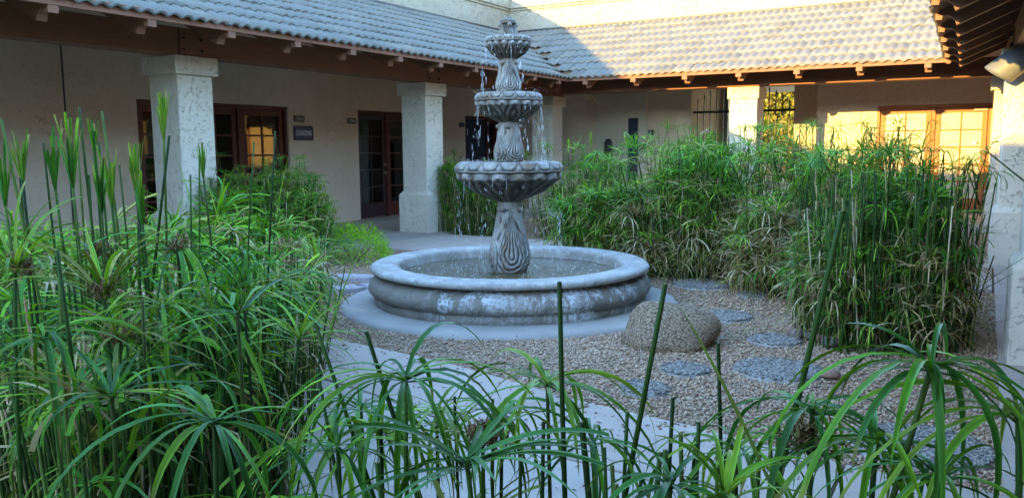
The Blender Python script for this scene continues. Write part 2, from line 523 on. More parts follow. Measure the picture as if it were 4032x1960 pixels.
def tile_mesh():
    W, Ln, T = 0.29, 0.47, 0.020
    n = 20
    def h(x):
        c = 0.5 + 0.5 * math.cos(2 * math.pi * (x / (W / 2) - 0.5))
        return 0.031 * c ** 0.85
    V = []; F = []
    rows = (0.0, 0.5, 1.0)
    for y in rows:
        for i in range(n + 1):
            x = -W / 2 + W * i / n
            V.append((x, y * Ln, h(x + W / 2) + T))
    k = n + 1
    for r in range(2):
        for i in range(n):
            a = r * k + i
            F.append((a, a + 1, a + 1 + k, a + k))
    b = len(V)
    for y in (0.0, 1.0):
        for i in range(n + 1):
            x = -W / 2 + W * i / n
            V.append((x, y * Ln + (0.004 if y == 0 else 0), h(x + W / 2)))
    for i in range(n):
        F.append((i + 1, i, b + i, b + i + 1))
        F.append((b + i + 1, b + i, b + k + i, b + k + i + 1))
    me = bpy.data.meshes.new('roof_tile')
    me.from_pydata(V, [], F)
    for p in me.polygons: p.use_smooth = True
    # the butt end stays crisp
    for p in me.polygons:
        if abs(p.normal.y) > 0.8: p.use_smooth = False
    me.materials.append(M['tile'])
    me.update()
    return me
TILE = tile_mesh()
TV = np.array([v.co[:] for v in TILE.vertices]); TF = np.array([p.vertices[:] for p in TILE.polygons])
PITCH, EXPO = 0.288, 0.405 * math.cos(TH)

def tiles(roof, ua, ub, rows, ok, show, limit=295):
    """roof tiles in the wing's own frame; 'show' ranks which ones become objects"""
    spots = []
    c = int(math.floor(ua / PITCH)); c1 = int(math.ceil(ub / PITCH))
    for r in range(rows):
        v = -0.965 + r * EXPO
        for q in range(c, c1):
            u = q * PITCH + (PITCH / 2 if r % 2 else 0)
            if ok(u, v): spots.append((show(u, v), u, v, r))
    spots.sort(key=lambda s: s[0])
    rest = []
    for i, (k, u, v, r) in enumerate(spots):
        z = ztop(v) + 0.012 + random.uniform(-0.003, 0.003)
        rot = (TH - 0.045 + random.uniform(-0.006, 0.006), random.uniform(-0.018, 0.018), random.uniform(-0.022, 0.022))
        v2 = v + random.uniform(-0.012, 0.012)
        if i < limit and k < 1e5:
            o = bpy.data.objects.new('roof_tile', TILE); COL.objects.link(o)
            o.parent = roof; o.location = (u, v2, z); o.rotation_euler = rot
        else:
            rest.append(Matrix.Translation((u, v2, z)) @ Matrix.Rotation(rot[2], 4, 'Z') @ Matrix.Rotation(rot[0], 4, 'X'))
    if rest:
        V = np.concatenate([TV @ np.array(mm.to_3x3()).T + np.array(mm.translation) for mm in rest])
        F = np.concatenate([TF + i * len(TV) for i in range(len(rest))])
        link('roof_tiles_beyond', np_mesh('roof_tiles_beyond', V, F), M['tile'], roof, kind='stuff')

def rafter_mesh():
    pr = [(-0.925, 2.540), (-0.925, 2.468), (-0.870, 2.468), (-0.870, 2.492), (-0.848, 2.505), (-0.805, 2.498),
          (-0.772, 2.470), (-0.750, 2.415), (2.0, 2.415 + KS * 2.75), (2.0, ztop(2.0) - 0.047)]
    m = MB(); m.prism(pr, 0, -0.045, 0.045)
    me = m.mesh('rafter'); me.materials.append(M['rafter']); return me
RAFTER = rafter_mesh()

def pillar(e, u, v, shaft_w=0.47, w=0.57, far=False):
    """shaft with a wider base and a square cap; (u, v) is the near corner of base and cap"""
    c = (u + w / 2, v + w / 2)
    h = shaft_w / 2
    m = MB(); m.box(c[0] - h, c[0] + h, c[1] - h, c[1] + h, 0.60, 2.20)
    s = m.build('pillar', M['stucco'], e, 0.012, 2)
    m = MB(); m.box(u, u + w, v, v + w, 2.165, 2.366)
    m.build('cap', M['stucco'], s, 0.010, 2)
    m = MB(); m.box(u, u + w, v, v + w, -0.05, 0.60)
    p = len(m.v)
    m.v += [(u, v, .60), (u + w, v, .60), (u + w, v + w, .60), (u, v + w, .60),
            (c[0] - h, c[1] - h, .665), (c[0] + h, c[1] - h, .665), (c[0] + h, c[1] + h, .665), (c[0] - h, c[1] + h, .665)]
    m.f += [tuple(p + i for i in q) for q in ((0, 1, 5, 4), (1, 2, 6, 5), (2, 3, 7, 6), (3, 0, 4, 7))]
    b = m.mesh('base')
    bm = bmesh.new(); bm.from_mesh(b); bmesh.ops.remove_doubles(bm, verts=bm.verts, dist=1e-4)
    bm.to_mesh(b); bm.free()
    link('base', b, M['stucco'], s)
    return s

def splice(beam, u, v):
    """brown plate with four bolts where two beams meet over a pillar"""
    m = MB(); m.box(u - 0.16, u + 0.16, v - 0.012, v - 0.002, 2.385, 2.60)
    p = m.build('splice_plate', M['timber'], beam, 0.003)
    m = MB(); m.box(u - 0.172, u - 0.163, v - 0.004, v - 0.0015, 2.372, 2.645)
    m.build('beam_joint', M['bolt'], beam)
    me = None
    for a in (-0.12, 0.12):
        for z in (2.43, 2.55):
            m = MB(); m.tube((u + a, v - 0.013, z), (u + a, v - 0.032, z), 0.017, 0.014, 8)
            me = m.build('bolt', M['bolt'], beam)

def deck(e, us, ue, v0=-0.9, v1=2.02):
    V = []
    for z in (0, -0.04):
        V += [(us(v0), v0, ztop(v0) + z), (ue(v0), v0, ztop(v0) + z), (ue(v1), v1, ztop(v1) + z), (us(v1), v1, ztop(v1) + z)]
    F = [(0, 1, 2, 3), (7, 6, 5, 4), (0, 4, 5, 1), (1, 5, 6, 2), (2, 6, 7, 3), (3, 7, 4, 0)]
    me = bpy.data.meshes.new('roof'); me.from_pydata(V, [], F); me.update()
    return link('roof', me, M['deck'], e)

def parapet(e, a, b, top=4.68):
    m = MB(); m.box(a, b, 2.02, 2.22, 3.55, top)
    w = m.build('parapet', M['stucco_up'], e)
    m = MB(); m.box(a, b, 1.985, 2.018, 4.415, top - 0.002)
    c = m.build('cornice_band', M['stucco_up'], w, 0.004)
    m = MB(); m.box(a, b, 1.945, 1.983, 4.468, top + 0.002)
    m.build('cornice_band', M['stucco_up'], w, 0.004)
    m = MB(); m.box(a, b, 1.99, 2.019, ztop(2.0) + 0.045, ztop(2.0) + 0.075)
    m.build('flashing', M['flash'], w)
    return w

def walls(e, v, segs, mat):
    for s in segs:
        m = MB(); m.box(s[0], s[1], v, v + 0.2, s[2], s[3]); m.build('wall', mat, e)

def leaf_door(e, u, w, v, z0, z1, mat, rows=5, bottom=0.27, top=0.10, stile=0.085, blind=None, knob=None, name='door', cols=2, pane_mat=None):
    """a glazed leaf: frame, glazing bars, panes; courtyard side faces -v"""
    m = MB()
    m.box(u, u + stile, v, v + 0.045, z0, z1); m.box(u + w - stile, u + w, v, v + 0.045, z0, z1)
    m.box(u + stile, u + w - stile, v, v + 0.045, z0, z0 + bottom); m.box(u + stile, u + w - stile, v, v + 0.045, z1 - top, z1)
    d = m.build(name, mat, e, 0.004)
    gz0, gz1, gu0, gu1 = z0 + bottom, z1 - top, u + stile, u + w - stile
    ph = (gz1 - gz0) / rows; pw = (gu1 - gu0) / cols
    for r in range(1, rows):
        m = MB(); m.box(gu0 + 0.001, gu1 - 0.001, v + 0.004, v + 0.035, gz0 + r * ph - 0.014, gz0 + r * ph + 0.014); m.build('glazing_bar', mat, d, 0.003)
    for c in range(1, cols):
        m = MB(); m.box(gu0 + c * pw - 0.014, gu0 + c * pw + 0.014, v + 0.002, v + 0.037, gz0 + 0.001, gz1 - 0.001); m.build('glazing_bar', mat, d, 0.003)
    for r in range(rows):
        for c in range(cols):
            m = MB()
            m.box(gu0 + c * pw + 0.015 * (c > 0), gu0 + (c + 1) * pw - 0.015 * (c < cols - 1), v + 0.020, v + 0.026,
                  gz0 + r * ph + 0.0145 * (r > 0), gz0 + (r + 1) * ph - 0.0145 * (r < rows - 1))
            m.build('pane', pane_mat or M['glass'], d)
    if blind:
        m = MB(); z = gz0 + blind[0]
        while z < gz1 - 0.01:
            m.v += [(gu0 + 0.006, v + 0.055, z), (gu1 - 0.006, v + 0.055, z), (gu1 - 0.006, v + 0.061, z + 0.0235), (gu0 + 0.006, v + 0.061, z + 0.0235)]
            n = len(m.v) - 4; m.f.append((n, n + 1, n + 2, n + 3)); z += 0.0245
        m.build('blind', M['blind'], d, kind='stuff')
    if knob:
        for z, r in knob[1]:
            m = MB(); m.tube((u + knob[0], v, z), (u + knob[0], v - 0.03, z), r * 0.5, r * 0.5, 10); m.tube((u + knob[0], v - 0.028, z), (u + knob[0], v - 0.06, z), r, r * 0.8, 12)
            m.build('knob', M['brass'], d, 0.004)
    return d

def frame(e, u0, u1, v, z0, z1, mat, posts=()):
    m = MB()
    m.box(u0, u0 + 0.05, v - 0.02, v + 0.12, z0, z1 - 0.055); m.box(u1 - 0.05, u1, v - 0.02, v + 0.12, z0, z1 - 0.055)
    m.box(u0, u1, v - 0.02, v + 0.12, z1 - 0.055, z1)
    for p in posts: m.box(p[0], p[1], v - 0.01, v + 0.12, z0, z1 - 0.056)
    return m.build('door_frame', mat, e, 0.004)

# ---- left wing: eave along +Y, frame rotated 90 degrees (u = world Y, v = -world X)
WL = empty('office_wing', (-7.62, 0, 0), R(90))
tag(WL, 'shaded stucco office wing on the left with mahogany glazed doors and blue-grey tile roof', 'building')
us = lambda v: -9.0
ue = lambda v: 13.74 + (v + 0.9)
rf = deck(WL, us, ue)
tiles(rf, -2.0, 16.9, 8, lambda u, v: u < 13.70 + (v + 0.95) + 0.12, lambda u, v: (abs(u - 3) if u < 3 else 0) * 3 + math.hypot(u, 7 + v) if u > 2.6 else 1e6)
parapet(WL, -9.0, 16.67)
m = MB(); m.box(-9.0, 13.72, -0.93, -0.895, 2.530, 2.625); m.build('fascia', M['timber'], WL, 0.003)
m = MB(); m.box(-9.0, 15.47, 0.02, 0.30, 2.370, 2.66); beam = m.build('beam', M['timber'], WL, 0.006)
for k in range(-6, 11):
    u = 4.12 + 0.925 * k
    if u < 13.5:
        o = bpy.data.objects.new('rafter', RAFTER); COL.objects.link(o); o.parent = WL; o.location = (u, 0, 0)
for u in (-3.1, 1.45, 6.0, 10.57, 14.92):
    pillar(WL, u, 0.0)
    splice(beam, u + 0.24, 0.02)
WH = 2.98
# wall with openings: doors one (7.38..10.2), two (11.98..13.55), three (15.64..17.1)
walls(WL, 2.58, [(-9, 7.36, 0, WH), (7.36, 10.21, 2.05, WH), (10.21, 11.98, 0, WH), (11.98, 13.60, 2.06, WH), (13.60, 15.63, 0, WH), (15.63, 17.19, 2.065, WH)], M['stucco_wall'])
m = MB(); m.box(6.325, 6.345, 2.572, 2.579, 0.01, 2.96); m.build('wall_joint', M['flash'], WL)
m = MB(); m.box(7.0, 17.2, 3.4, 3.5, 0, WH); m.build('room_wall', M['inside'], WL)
m = MB(); m.box(-9, 17.2, 2.35, 2.80, WH, 3.62); m.build('upper_wall', M['stucco_wall'], WL)
V3 = 2.64
frame(WL, 7.36, 10.21, V3, 0.01, 2.048, M['door'], [(8.26, 8.34), (9.17, 9.25)])
leaf_door(WL, 7.42, 0.83, V3 + 0.02, 0.02, 1.985, M['door'], name='door')
leaf_door(WL, 8.35, 0.81, V3 + 0.02, 0.02, 1.985, M['door'], name='door')
leaf_door(WL, 9.26, 0.89, V3 + 0.02, 0.02, 1.985, M['door'], name='door', knob=(0.05, [(0.95, 0.03)]))
frame(WL, 11.98, 13.60, V3, 0.01, 2.055, M['door'], [(12.86, 12.93)])
M['door_dark'] = wood('door_dark_stain', (0.050, 0.026, 0.028, 1), (0.035, 0.020, 0.024, 1), 2, 0.4)
leaf_door(WL, 12.035, 0.82, V3 + 0.02, 0.02, 1.995, M['door_dark'], blind=(0.21,), knob=(0.765, [(1.03, 0.026), (0.87, 0.03)]))
leaf_door(WL, 12.94, 0.60, V3 + 0.02, 0.02, 1.995, M['door'], blind=(0.0,), cols=1, name='sidelight', pane_mat=M['glass'])
frame(WL, 15.63, 17.18, V3, 0.01, 2.06, M['door'], [(16.62, 16.70)])
m = MB(); m.box(15.69, 16.61, V3 + 0.02, V3 + 0.06, 0.02, 2.0); d3 = m.build('door', M['navy'], WL, 0.004)
for z0, z1 in ((1.10, 1.9), (0.55, 1.05), (0.1, 0.5)):
    for a in (15.76, 16.19):
        m = MB(); m.box(a, a + 0.36, V3 + 0.012, V3 + 0.0195, z0, z1); m.build('panel', M['navy'], d3, 0.004)
m = MB(); m.tube((15.78, V3 - 0.02, 1.63), (15.78, V3 - 0.02, 1.77), 0.012, 0.012, 8); m.tube((15.78, V3 + 0.012, 1.64), (15.78, V3 - 0.02, 1.64), 0.008, 0.008, 6); m.tube((15.78, V3 + 0.012, 1.76), (15.78, V3 - 0.02, 1.76), 0.008, 0.008, 6)
m.build('handle', M['white_paint'], d3)
leaf_door(WL, 16.71, 0.42, V3 + 0.02, 0.02, 2.0, M['door'], cols=1, name='sidelight')

# ---- back wing: eave along +X (u = world X, v = Y - 14.65)
WB = empty('office_wing', (0, 14.65, 0), 0)
tag(WB, 'sunlit stucco office wing across the back with sandy tile roof and tan double doors', 'building')
us = lambda v: -6.72 - (v + 0.9)
ue = lambda v: -0.52 + (v + 0.9)
rf = deck(WB, us, ue)
tiles(rf, -10, 2.4, 8, lambda u, v: u > -6.68 - (v + 0.95) - 0.14 and u < -0.50 + (v + 0.95) + 0.1, lambda u, v: -u + v)
parapet(WB, -9.64, 2.45)
m = MB(); m.box(-6.70, -0.545, -0.93, -0.895, 2.530, 2.625); m.build('fascia', M['timber'], WB, 0.003)
m = MB(); m.box(-7.315, 0.08, -0.02, 0.26, 2.371, 2.66); beam = m.build('beam', M['timber'], WB, 0.006)
for u in (-6.37, -5.45, -4.52, -3.61, -2.69, -1.77, -0.83):
    o = bpy.data.objects.new('rafter', RAFTER); COL.objects.link(o); o.parent = WB; o.location = (u, 0, 0)
p4 = pillar(WB, -4.03, -0.02, 0.48, 0.55)
m = MB(); m.box(-3.98, -3.55, -0.034, -0.022, 2.39, 2.56); m.build('splice_plate', M['timber'], beam, 0.003)
vb = 2.55
walls(WB, vb, [(-11.6, -5.50, 0, WH), (-5.50, -2.96, 2.78, WH), (-2.96, -1.86, 0, WH), (-1.86, 0.03, 2.08, WH), (0.03, 3.3, 0, WH)], M['stucco_wall'])
m = MB(); m.box(-7.63, -6.47, vb - 0.10, vb - 0.002, 0.1, 2.515); m.build('wall_panel', M['stucco'], WB, 0.008)
m = MB(); m.box(-5.72, -5.50, vb + 0.202, vb + 2.3, 0, 2.805); m.build('passage_wall', M['stucco_wall'], WB)
m = MB(); m.box(-2.958, -2.76, vb + 0.202, vb + 6.5, 0, 2.805); m.build('passage_wall', M['stucco_wall'], WB)  # side wall lengthened far back to shut sky light out of the passage
m = MB(); m.box(-3.63, -2.961, vb + 1.18, vb + 1.38, 0, 2.79); m.build('passage_wall', M['stucco_wall'], WB)
m = MB(); m.box(-9.0, -5.35, vb + 2.31, vb + 2.5, 0, 2.79); m.build('passage_wall', M['stucco_wall'], WB)
m = MB(); m.box(-5.72, -2.76, vb + 0.203, vb + 6.5, 2.81, 2.97); m.build('added_sky_block', M['stucco_wall'], WB)  # slab added over the passage to block sky light from its walls
m = MB(); m.box(-10.4, 3.3, 2.35, 2.78, WH, 3.62); m.build('upper_wall', M['stucco_wall'], WB)
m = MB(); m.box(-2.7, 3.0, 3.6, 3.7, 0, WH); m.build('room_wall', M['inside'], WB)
vd = vb + 0.03
frame(WB, -1.86, 0.03, vd, 0.11, 2.078, M['door_orange'], [(-0.935, -0.865)])
DL = leaf_door(WB, -1.80, 0.86, vd + 0.02, 0.125, 2.02, M['door_orange'], bottom=0.235, pane_mat=M['shade'])
DR = leaf_door(WB, -0.86, 0.83, vd + 0.02, 0.125, 2.02, M['door_orange'], bottom=0.235, pane_mat=M['shade'], knob=(0.045, [(1.02, 0.028), (0.86, 0.033)]))
m = MB(); m.box(-0.25, -0.03, vd - 0.045, vd + 0.015, 1.945, 1.985); m.build('door_closer', M['bench'], DR, 0.004)
m = MB(); m.box(-1.86, 0.03, vb - 0.05, vd + 0.1, 0.101, 0.122); m.build('threshold', M['bolt'], WB, 0.003)

# ---- right wing: eave along -Y, turned a degree (u = 10.45 - Y, v = X - 0.41)
WR = empty('office_wing', (0.41, 10.45, 0), R(-90 + 1.14))
tag(WR, 'stucco office wing at the right edge seen under its dark eave with curved rafter tails', 'building')
us = lambda v: -3.36 - (v + 0.9)
ue = lambda v: 19.0
rf = deck(WR, us, ue)
tiles(rf, -6.4, 14.0, 8, lambda u, v: u > -3.40 - (v + 0.95) - 0.14, lambda u, v: (u + v if (v < -0.5 and u < 3.6) else 1e6))
parapet(WR, -6.3, 19.0)
m = MB(); m.box(-3.26, 19.0, -0.93, -0.895, 2.530, 2.625); m.build('fascia', M['timber'], WR, 0.003)
m = MB(); m.box(-4.75, 19.0, -0.22, 0.08, 2.372, 2.66); beam = m.build('beam', M['timber'], WR, 0.006)
for k in range(0, 14):
    o = bpy.data.objects.new('rafter', RAFTER); COL.objects.link(o); o.parent = WR; o.location = (-2.80 + 0.925 * k, 0, 0)
for u in (-4.77, -0.60, 4.11, 8.75, 13.4):
    pillar(WR, u, -0.33, 0.47, 0.57)
    splice(beam, u + 0.3, -0.22)
walls(WR, 2.55, [(-6.5, 19, 0, WH)], M['stucco_wall'])
m = MB(); m.box(-6.5, 19, 2.35, 2.78, WH, 3.62); m.build('upper_wall', M['stucco_wall'], WR)

# ---- near wing behind the camera (it throws the courtyard into shade)
WS = empty('office_wing', (0, -8.3, 0), R(180))
tag(WS, 'stucco wing closing the near end of the courtyard behind the viewer', 'building')
rf = deck(WS, lambda v: -4.0, lambda v: 11.0)
parapet(WS, -4.5, 11.0, 4.62)
m = MB(); m.box(-4.0, 11.0, -0.93, -0.895, 2.530, 2.625); m.build('fascia', M['timber'], WS, 0.003)
m = MB(); m.box(-4.0, 11.0, -0.02, 0.28, 2.372, 2.66); m.build('beam', M['timber'], WS, 0.006)
for u in (-1.0, 3.5, 7.0): pillar(WS, u, 0)
m = MB(); m.box(7.0, 11.0, 2.03, 2.21, 4.625, 5.15); m.build('added_sun_block', M['stucco_up'], WS)  # unseen extra height added to keep the sun off the fountain top
walls(WS, 2.55, [(-4.5, 11, 0, WH)], M['stucco_wall'])
m = MB(); m.box(-4.5, 11, 2.35, 2.78, WH, 3.62); m.build('upper_wall', M['stucco_wall'], WS)
#--SPLIT-- signs, gate, lamp
def text_mesh(body, size, depth, sx=1.0):
    cu = bpy.data.curves.new('t', 'FONT'); cu.body = body; cu.size = size; cu.extrude = depth
    cu.align_x = 'CENTER'; cu.align_y = 'CENTER'; cu.resolution_u = 3
    o = bpy.data.objects.new('t', cu); COL.objects.link(o)
    bpy.context.view_layer.update()
    dg = bpy.context.evaluated_depsgraph_get()
    me = bpy.data.meshes.new_from_object(o.evaluated_get(dg))
    bpy.data.objects.remove(o, do_unlink=True)
    for v in me.vertices: v.co.x *= sx
    return me

def wall_sign(name, label, body, y0, y1, z0, z1, plate, letters, size, sx, depth=0.03, framed=False, bold=1.0):
    """sign on the left wall (x = -10.2), facing +X"""
    e = empty(name, (-10.20, (y0 + y1) / 2, (z0 + z1) / 2), R(90))
    tag(e, label, 'sign')
    w, h = y1 - y0, z1 - z0
    m = MB(); m.box(-w / 2, w / 2, -depth, -0.002, -h / 2, h / 2); m.build('plate', plate, e, 0.005)
    if framed:
        for a, b, c, d in ((-w / 2, w / 2, h / 2 - 0.022, h / 2 + 0.004), (-w / 2, w / 2, -h / 2 - 0.004, -h / 2 + 0.022), (-w / 2 - 0.004, -w / 2 + 0.022, -h / 2 + 0.023, h / 2 - 0.023), (w / 2 - 0.022, w / 2 + 0.004, -h / 2 + 0.023, h / 2 - 0.023)):
            m = MB(); m.box(a, b, -depth - 0.010, -depth - 0.001, c, d); m.build('frame_strip', M['navy'] if framed else plate, e, 0.003)
    if body:
        me = text_mesh(body, size, 0.003, sx)
        o = link('lettering', me, letters, e); o.rotation_euler = (R(90), 0, 0); o.location = (0, -depth - 0.005, -0.003)
    return e
wall_sign('wall_sign', 'blue-grey rectangular sign reading COUNSELING beside the left double doors', 'COUNSELING', 10.305, 10.745, 1.498, 1.732, M['sign_plate'], M['white_paint'], 0.122, 0.50, 0.03, True)
wall_sign('suite_plaque', 'small bronze plaque reading SIX-A above the counseling sign', 'SIX-A', 10.325, 10.565, 1.803, 1.907, M['sign_brown'], M['pale_letters'], 0.085, 0.72)
wall_sign('suite_plaque', 'small bronze plaque reading FIVE-A left of the single glazed door', 'FIVE-A', 11.675, 11.900, 1.797, 1.907, M['sign_brown'], M['pale_letters'], 0.075, 0.68)
e = wall_sign('suite_plaque', 'small dark plaque with pale mark beside the navy door behind the fountain', None, 15.375, 15.565, 1.805, 1.902, M['navy'], M['pale_letters'], 0.06, 0.7)
m = MB(); m.box(-0.05, 0.06, -0.034, -0.031, -0.025, 0.025); m.build('pale_mark', M['sign_plate'], e)

# restroom sign with wheelchair figure, blue panel and bin on the back wall
e = empty('restroom_sign', (-6.39, 17.195, 1.645)); tag(e, 'small blue restroom sign with white wheelchair figure on the dim back wall', 'sign')
m = MB(); m.box(-0.062, 0.062, -0.015, -0.002, -0.06, 0.06); m.build('plate', M['navy'], e, 0.003)
m = MB(); m.tube((-0.012, -0.017, 0.036), (-0.012, -0.0165, 0.036), 0.010, 0.010, 10)
m.box(-0.017, -0.008, -0.0195, -0.0155, -0.012, 0.026); m.box(-0.008, 0.022, -0.0195, -0.0155, -0.012, -0.004); m.box(0.014, 0.022, -0.0195, -0.0155, -0.040, -0.012); m.box(0.022, 0.034, -0.0195, -0.0155, -0.040, -0.033)
for i in range(10):
    a0, a1 = math.radians(130 + i * 22), math.radians(130 + (i + 1) * 22)
    m.tube((-0.006 + 0.028 * math.cos(a0), -0.0175, -0.022 + 0.028 * math.sin(a0)), (-0.006 + 0.028 * math.cos(a1), -0.0175, -0.022 + 0.028 * math.sin(a1)), 0.0035, 0.0035, 5)
m.build('wheelchair_figure', M['white_paint'], e)
e = empty('restroom_door', (-6.755, 17.093, 0.1)); tag(e, 'narrow dark navy panel door on the dim back wall by the restroom sign', 'door')
m = MB(); m.box(-0.11, 0.11, -0.045, -0.002, 0.0, 1.865); pd = m.build('leaf', M['navy'], e, 0.004)
m = MB(); m.box(-0.075, 0.075, -0.052, -0.0455, 1.0, 1.75); m.build('panel', M['navy'], e, 0.004)
m = MB(); m.tube((0.07, -0.047, 0.95), (0.07, -0.085, 0.95), 0.018, 0.022, 10); m.build('knob', M['brass'], e)
e = empty('litter_bin', (-7.27, 16.9, 0.1)); tag(e, 'slim black round-topped litter bin against the dim back wall', 'bin')
m = MB(); m.tube((0, 0, 0.0), (0, 0, 1.30), 0.085, 0.085, 16); m.build('body', M['black_plastic'], e, 0.004)
m = MB(); m.tube((0, 0, 1.302), (0, 0, 1.34), 0.09, 0.09, 16); m.tube((0, 0, 1.34), (0, 0, 1.42), 0.088, 0.045, 16); m.build('lid', M['black_plastic'], e)

# wrought iron gate across the passage, pickets rising to the middle
GT = empty('iron_gate', (-4.8, 17.36, 0.1)); tag(GT, 'black wrought iron picket gate with arched top across the back passage', 'gate')
X0, X1 = -5.62, -3.40
for z in (0.12, 1.96):
    m = MB(); m.box(X0 + 4.8, X1 + 4.8, -0.022, 0.022, z - 0.025, z + 0.025); m.build('rail', M['iron'], GT, 0.004)
m = MB(); m.box(-0.60, -0.50, 1.98, 2.10, -0.1, 2.70); m.build('post', M['grey_metal'], GT, 0.006)
x = X0 + 0.08
while x < X1 - 0.03:
    t = (x - (X0 + X1) / 2) / ((X1 - X0) / 2)
    zt = 1.96 + 0.55 * math.cos(t * math.pi / 2) ** 0.8
    m = MB(); m.box(x + 4.79, x + 4.81, -0.010, 0.010, 0.02, zt)
    m.tube((x + 4.80, 0, zt - 0.002), (x + 4.80, 0, zt + 0.035), 0.017, 0.016, 6); m.tube((x + 4.80, 0, zt + 0.035), (x + 4.80, 0, zt + 0.10), 0.016, 0.001, 6)
    m.build('picket', M['iron'], GT)
    x += 0.135
m = MB(); m.box(0.60, 0.78, -0.035, 0.035, 1.55, 1.95); m.build('lock_box', M['iron'], GT, 0.006)

# lettering on the left leaf of the tan doors, and a small white sticker
e = empty('door_decal', (-1.195, 17.235, 1.46)); tag(e, 'dark logo lettering with an arc on a pane of the tan double doors', 'decal')
m = MB()
for i in range(8):
    a0, a1 = math.radians(5 + i * 12), math.radians(5 + (i + 1) * 12)
    m.tube((0.045 + 0.055 * math.cos(a0), -0.004, 0.05 + 0.06 * math.sin(a0)), (0.045 + 0.055 * math.cos(a1), -0.004, 0.05 + 0.06 * math.sin(a1)), 0.004, 0.004, 5)
m.box(-0.01, 0.10, -0.006, -0.003, 0.044, 0.052)
m.build('arc', M['dark_letters'], e)
o = link('lettering', text_mesh('PEAK', 0.07, 0.0006, 1.15), M['dark_letters'], e); o.rotation_euler = (R(90), 0, 0); o.location = (-0.01, -0.004, 0.0)
e = empty('door_sticker', (-0.20, 17.235, 1.37)); tag(e, 'small white and blue sticker on a lower corner pane of the right tan door', 'sticker')
m = MB(); m.box(-0.055, 0.01, -0.005, -0.003, -0.02, 0.02); m.build('white_half', M['white_paint'], e)
m = MB(); m.box(0.0105, 0.052, -0.005, -0.003, -0.02, 0.02); m.build('blue_half', M['sign_plate'], e)

# scoop floodlight on the near right pillar
LP = empty('floodlight', (0.36, 10.25, 2.33)); tag(LP, 'grey metal scoop floodlight fixed high on the right pillar', 'floodlight')
def scoop():
    V = []; F = []; n = 24; rings = 10
    ax = Vector((-0.74, 0.30, -0.60)).normalized()
    a = Vector((0, 0, 1)).cross(ax).normalized(); b = ax.cross(a)
    for i in range(rings + 1):
        t = i / rings
        r = 0.135 * math.sqrt(max(0.0, 1 - (1 - min(1, t * 1.8 + 0.02)) ** 2)) * (1.0 + 0.10 * t)
        for j in range(n):
            q = 2 * math.pi * j / n
            slant = 0.16 * t * (0.5 - 0.5 * math.cos(q))       # hood reaches further on top
            p = ax * (0.34 * t + slant * 0.6) + a * (r * math.sin(q)) - b * (r * math.cos(q))
            V.append(tuple(p))
    for i in range(rings):
        for j in range(n):
            k = (j + 1) % n
            F.append((i * n + j, i * n + k, (i + 1) * n + k, (i + 1) * n + j))
    F.append(tuple(range(n)))
    me = bpy.data.meshes.new('hood'); me.from_pydata(V, [], F)
    for p in me.polygons: p.use_smooth = True
    return me, ax
me, ax = scoop()
h = link('hood', me, M['grey_metal'], LP); h.location = (-0.02, -0.02, -0.01)
so = h.modifiers.new('thick', 'SOLIDIFY'); so.thickness = 0.006
m = MB(); m.tube((-0.0, 0, 0.02), (0.10, 0.16, 0.03), 0.022, 0.022, 10); m.build('arm', M['grey_metal'], LP)
m = MB(); m.tube(tuple(ax * 0.10), tuple(ax * 0.22), 0.045, 0.075, 14); m.build('lamp', M['grey_metal'], LP)
#--SPLIT-- fountain
FX, FY = -3.614, 6.227
FT = empty('tiered_fountain', (FX, FY, 0)); tag(FT, 'three-tiered carved stone fountain standing in a low round basin', 'fountain')
FACE = math.atan2(-FY, -FX)       # towards the viewer

def resample(prof, step):
    pts = [Vector((a, b)) for a, b in prof]; out = [pts[0]]
    for a, b in zip(pts[:-1], pts[1:]):
        n = max(1, int((b - a).length / step))
        for i in range(1, n + 1): out.append(a.lerp(b, i / n))
    # soften corners
    q = out[:]
    for i in range(1, len(out) - 1): q[i] = (out[i - 1] + out[i] * 2 + out[i + 1]) / 4
    return np.array([(p.x, p.y) for p in q])

def lathe(name, prof, seg, mat, parent, disp=None, step=0.01, smooth=True, th0=0.0):
    pr = resample(prof, step)
    th = th0 + np.linspace(0, 2 * np.pi, seg, endpoint=False)
    rr = np.repeat(pr[:, :1], seg, 1); zz = np.repeat(pr[:, 1:], seg, 1); tt = np.repeat(th[None, :], len(pr), 0)
    gr = np.ones_like(rr) * 0.8
    if disp is not None:
        dr, gr = disp(tt, rr, zz); rr = rr + dr
    V = np.stack([rr * np.cos(tt), rr * np.sin(tt), zz], -1).reshape(-1, 3)
    i = np.arange(len(pr) - 1)[:, None] * seg; j = np.arange(seg)[None, :]; k = (j + 1) % seg
    F = np.stack([i + j, i + k, i + seg + k, i + seg + j], -1).reshape(-1, 4)
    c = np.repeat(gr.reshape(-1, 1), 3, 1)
    return link(name, np_mesh(name, V, F, c, smooth), mat, parent)

def vnoise(x, y, seed=0):
    r = np.random.default_rng(seed); ph = r.uniform(0, 6.28, 14); fx = r.normal(0, 1, 14); fy = r.normal(0, 1, 14)
    s = 0
    for a, b, c in zip(ph, fx, fy): s = s + np.sin(x * b * 2.2 + y * c * 2.2 + a)
    return s / 5.0

def wrap(t, n, off=0.0):
    p = 2 * np.pi / n
    return ((t - off + p / 2) % p - p / 2) / (p / 2)

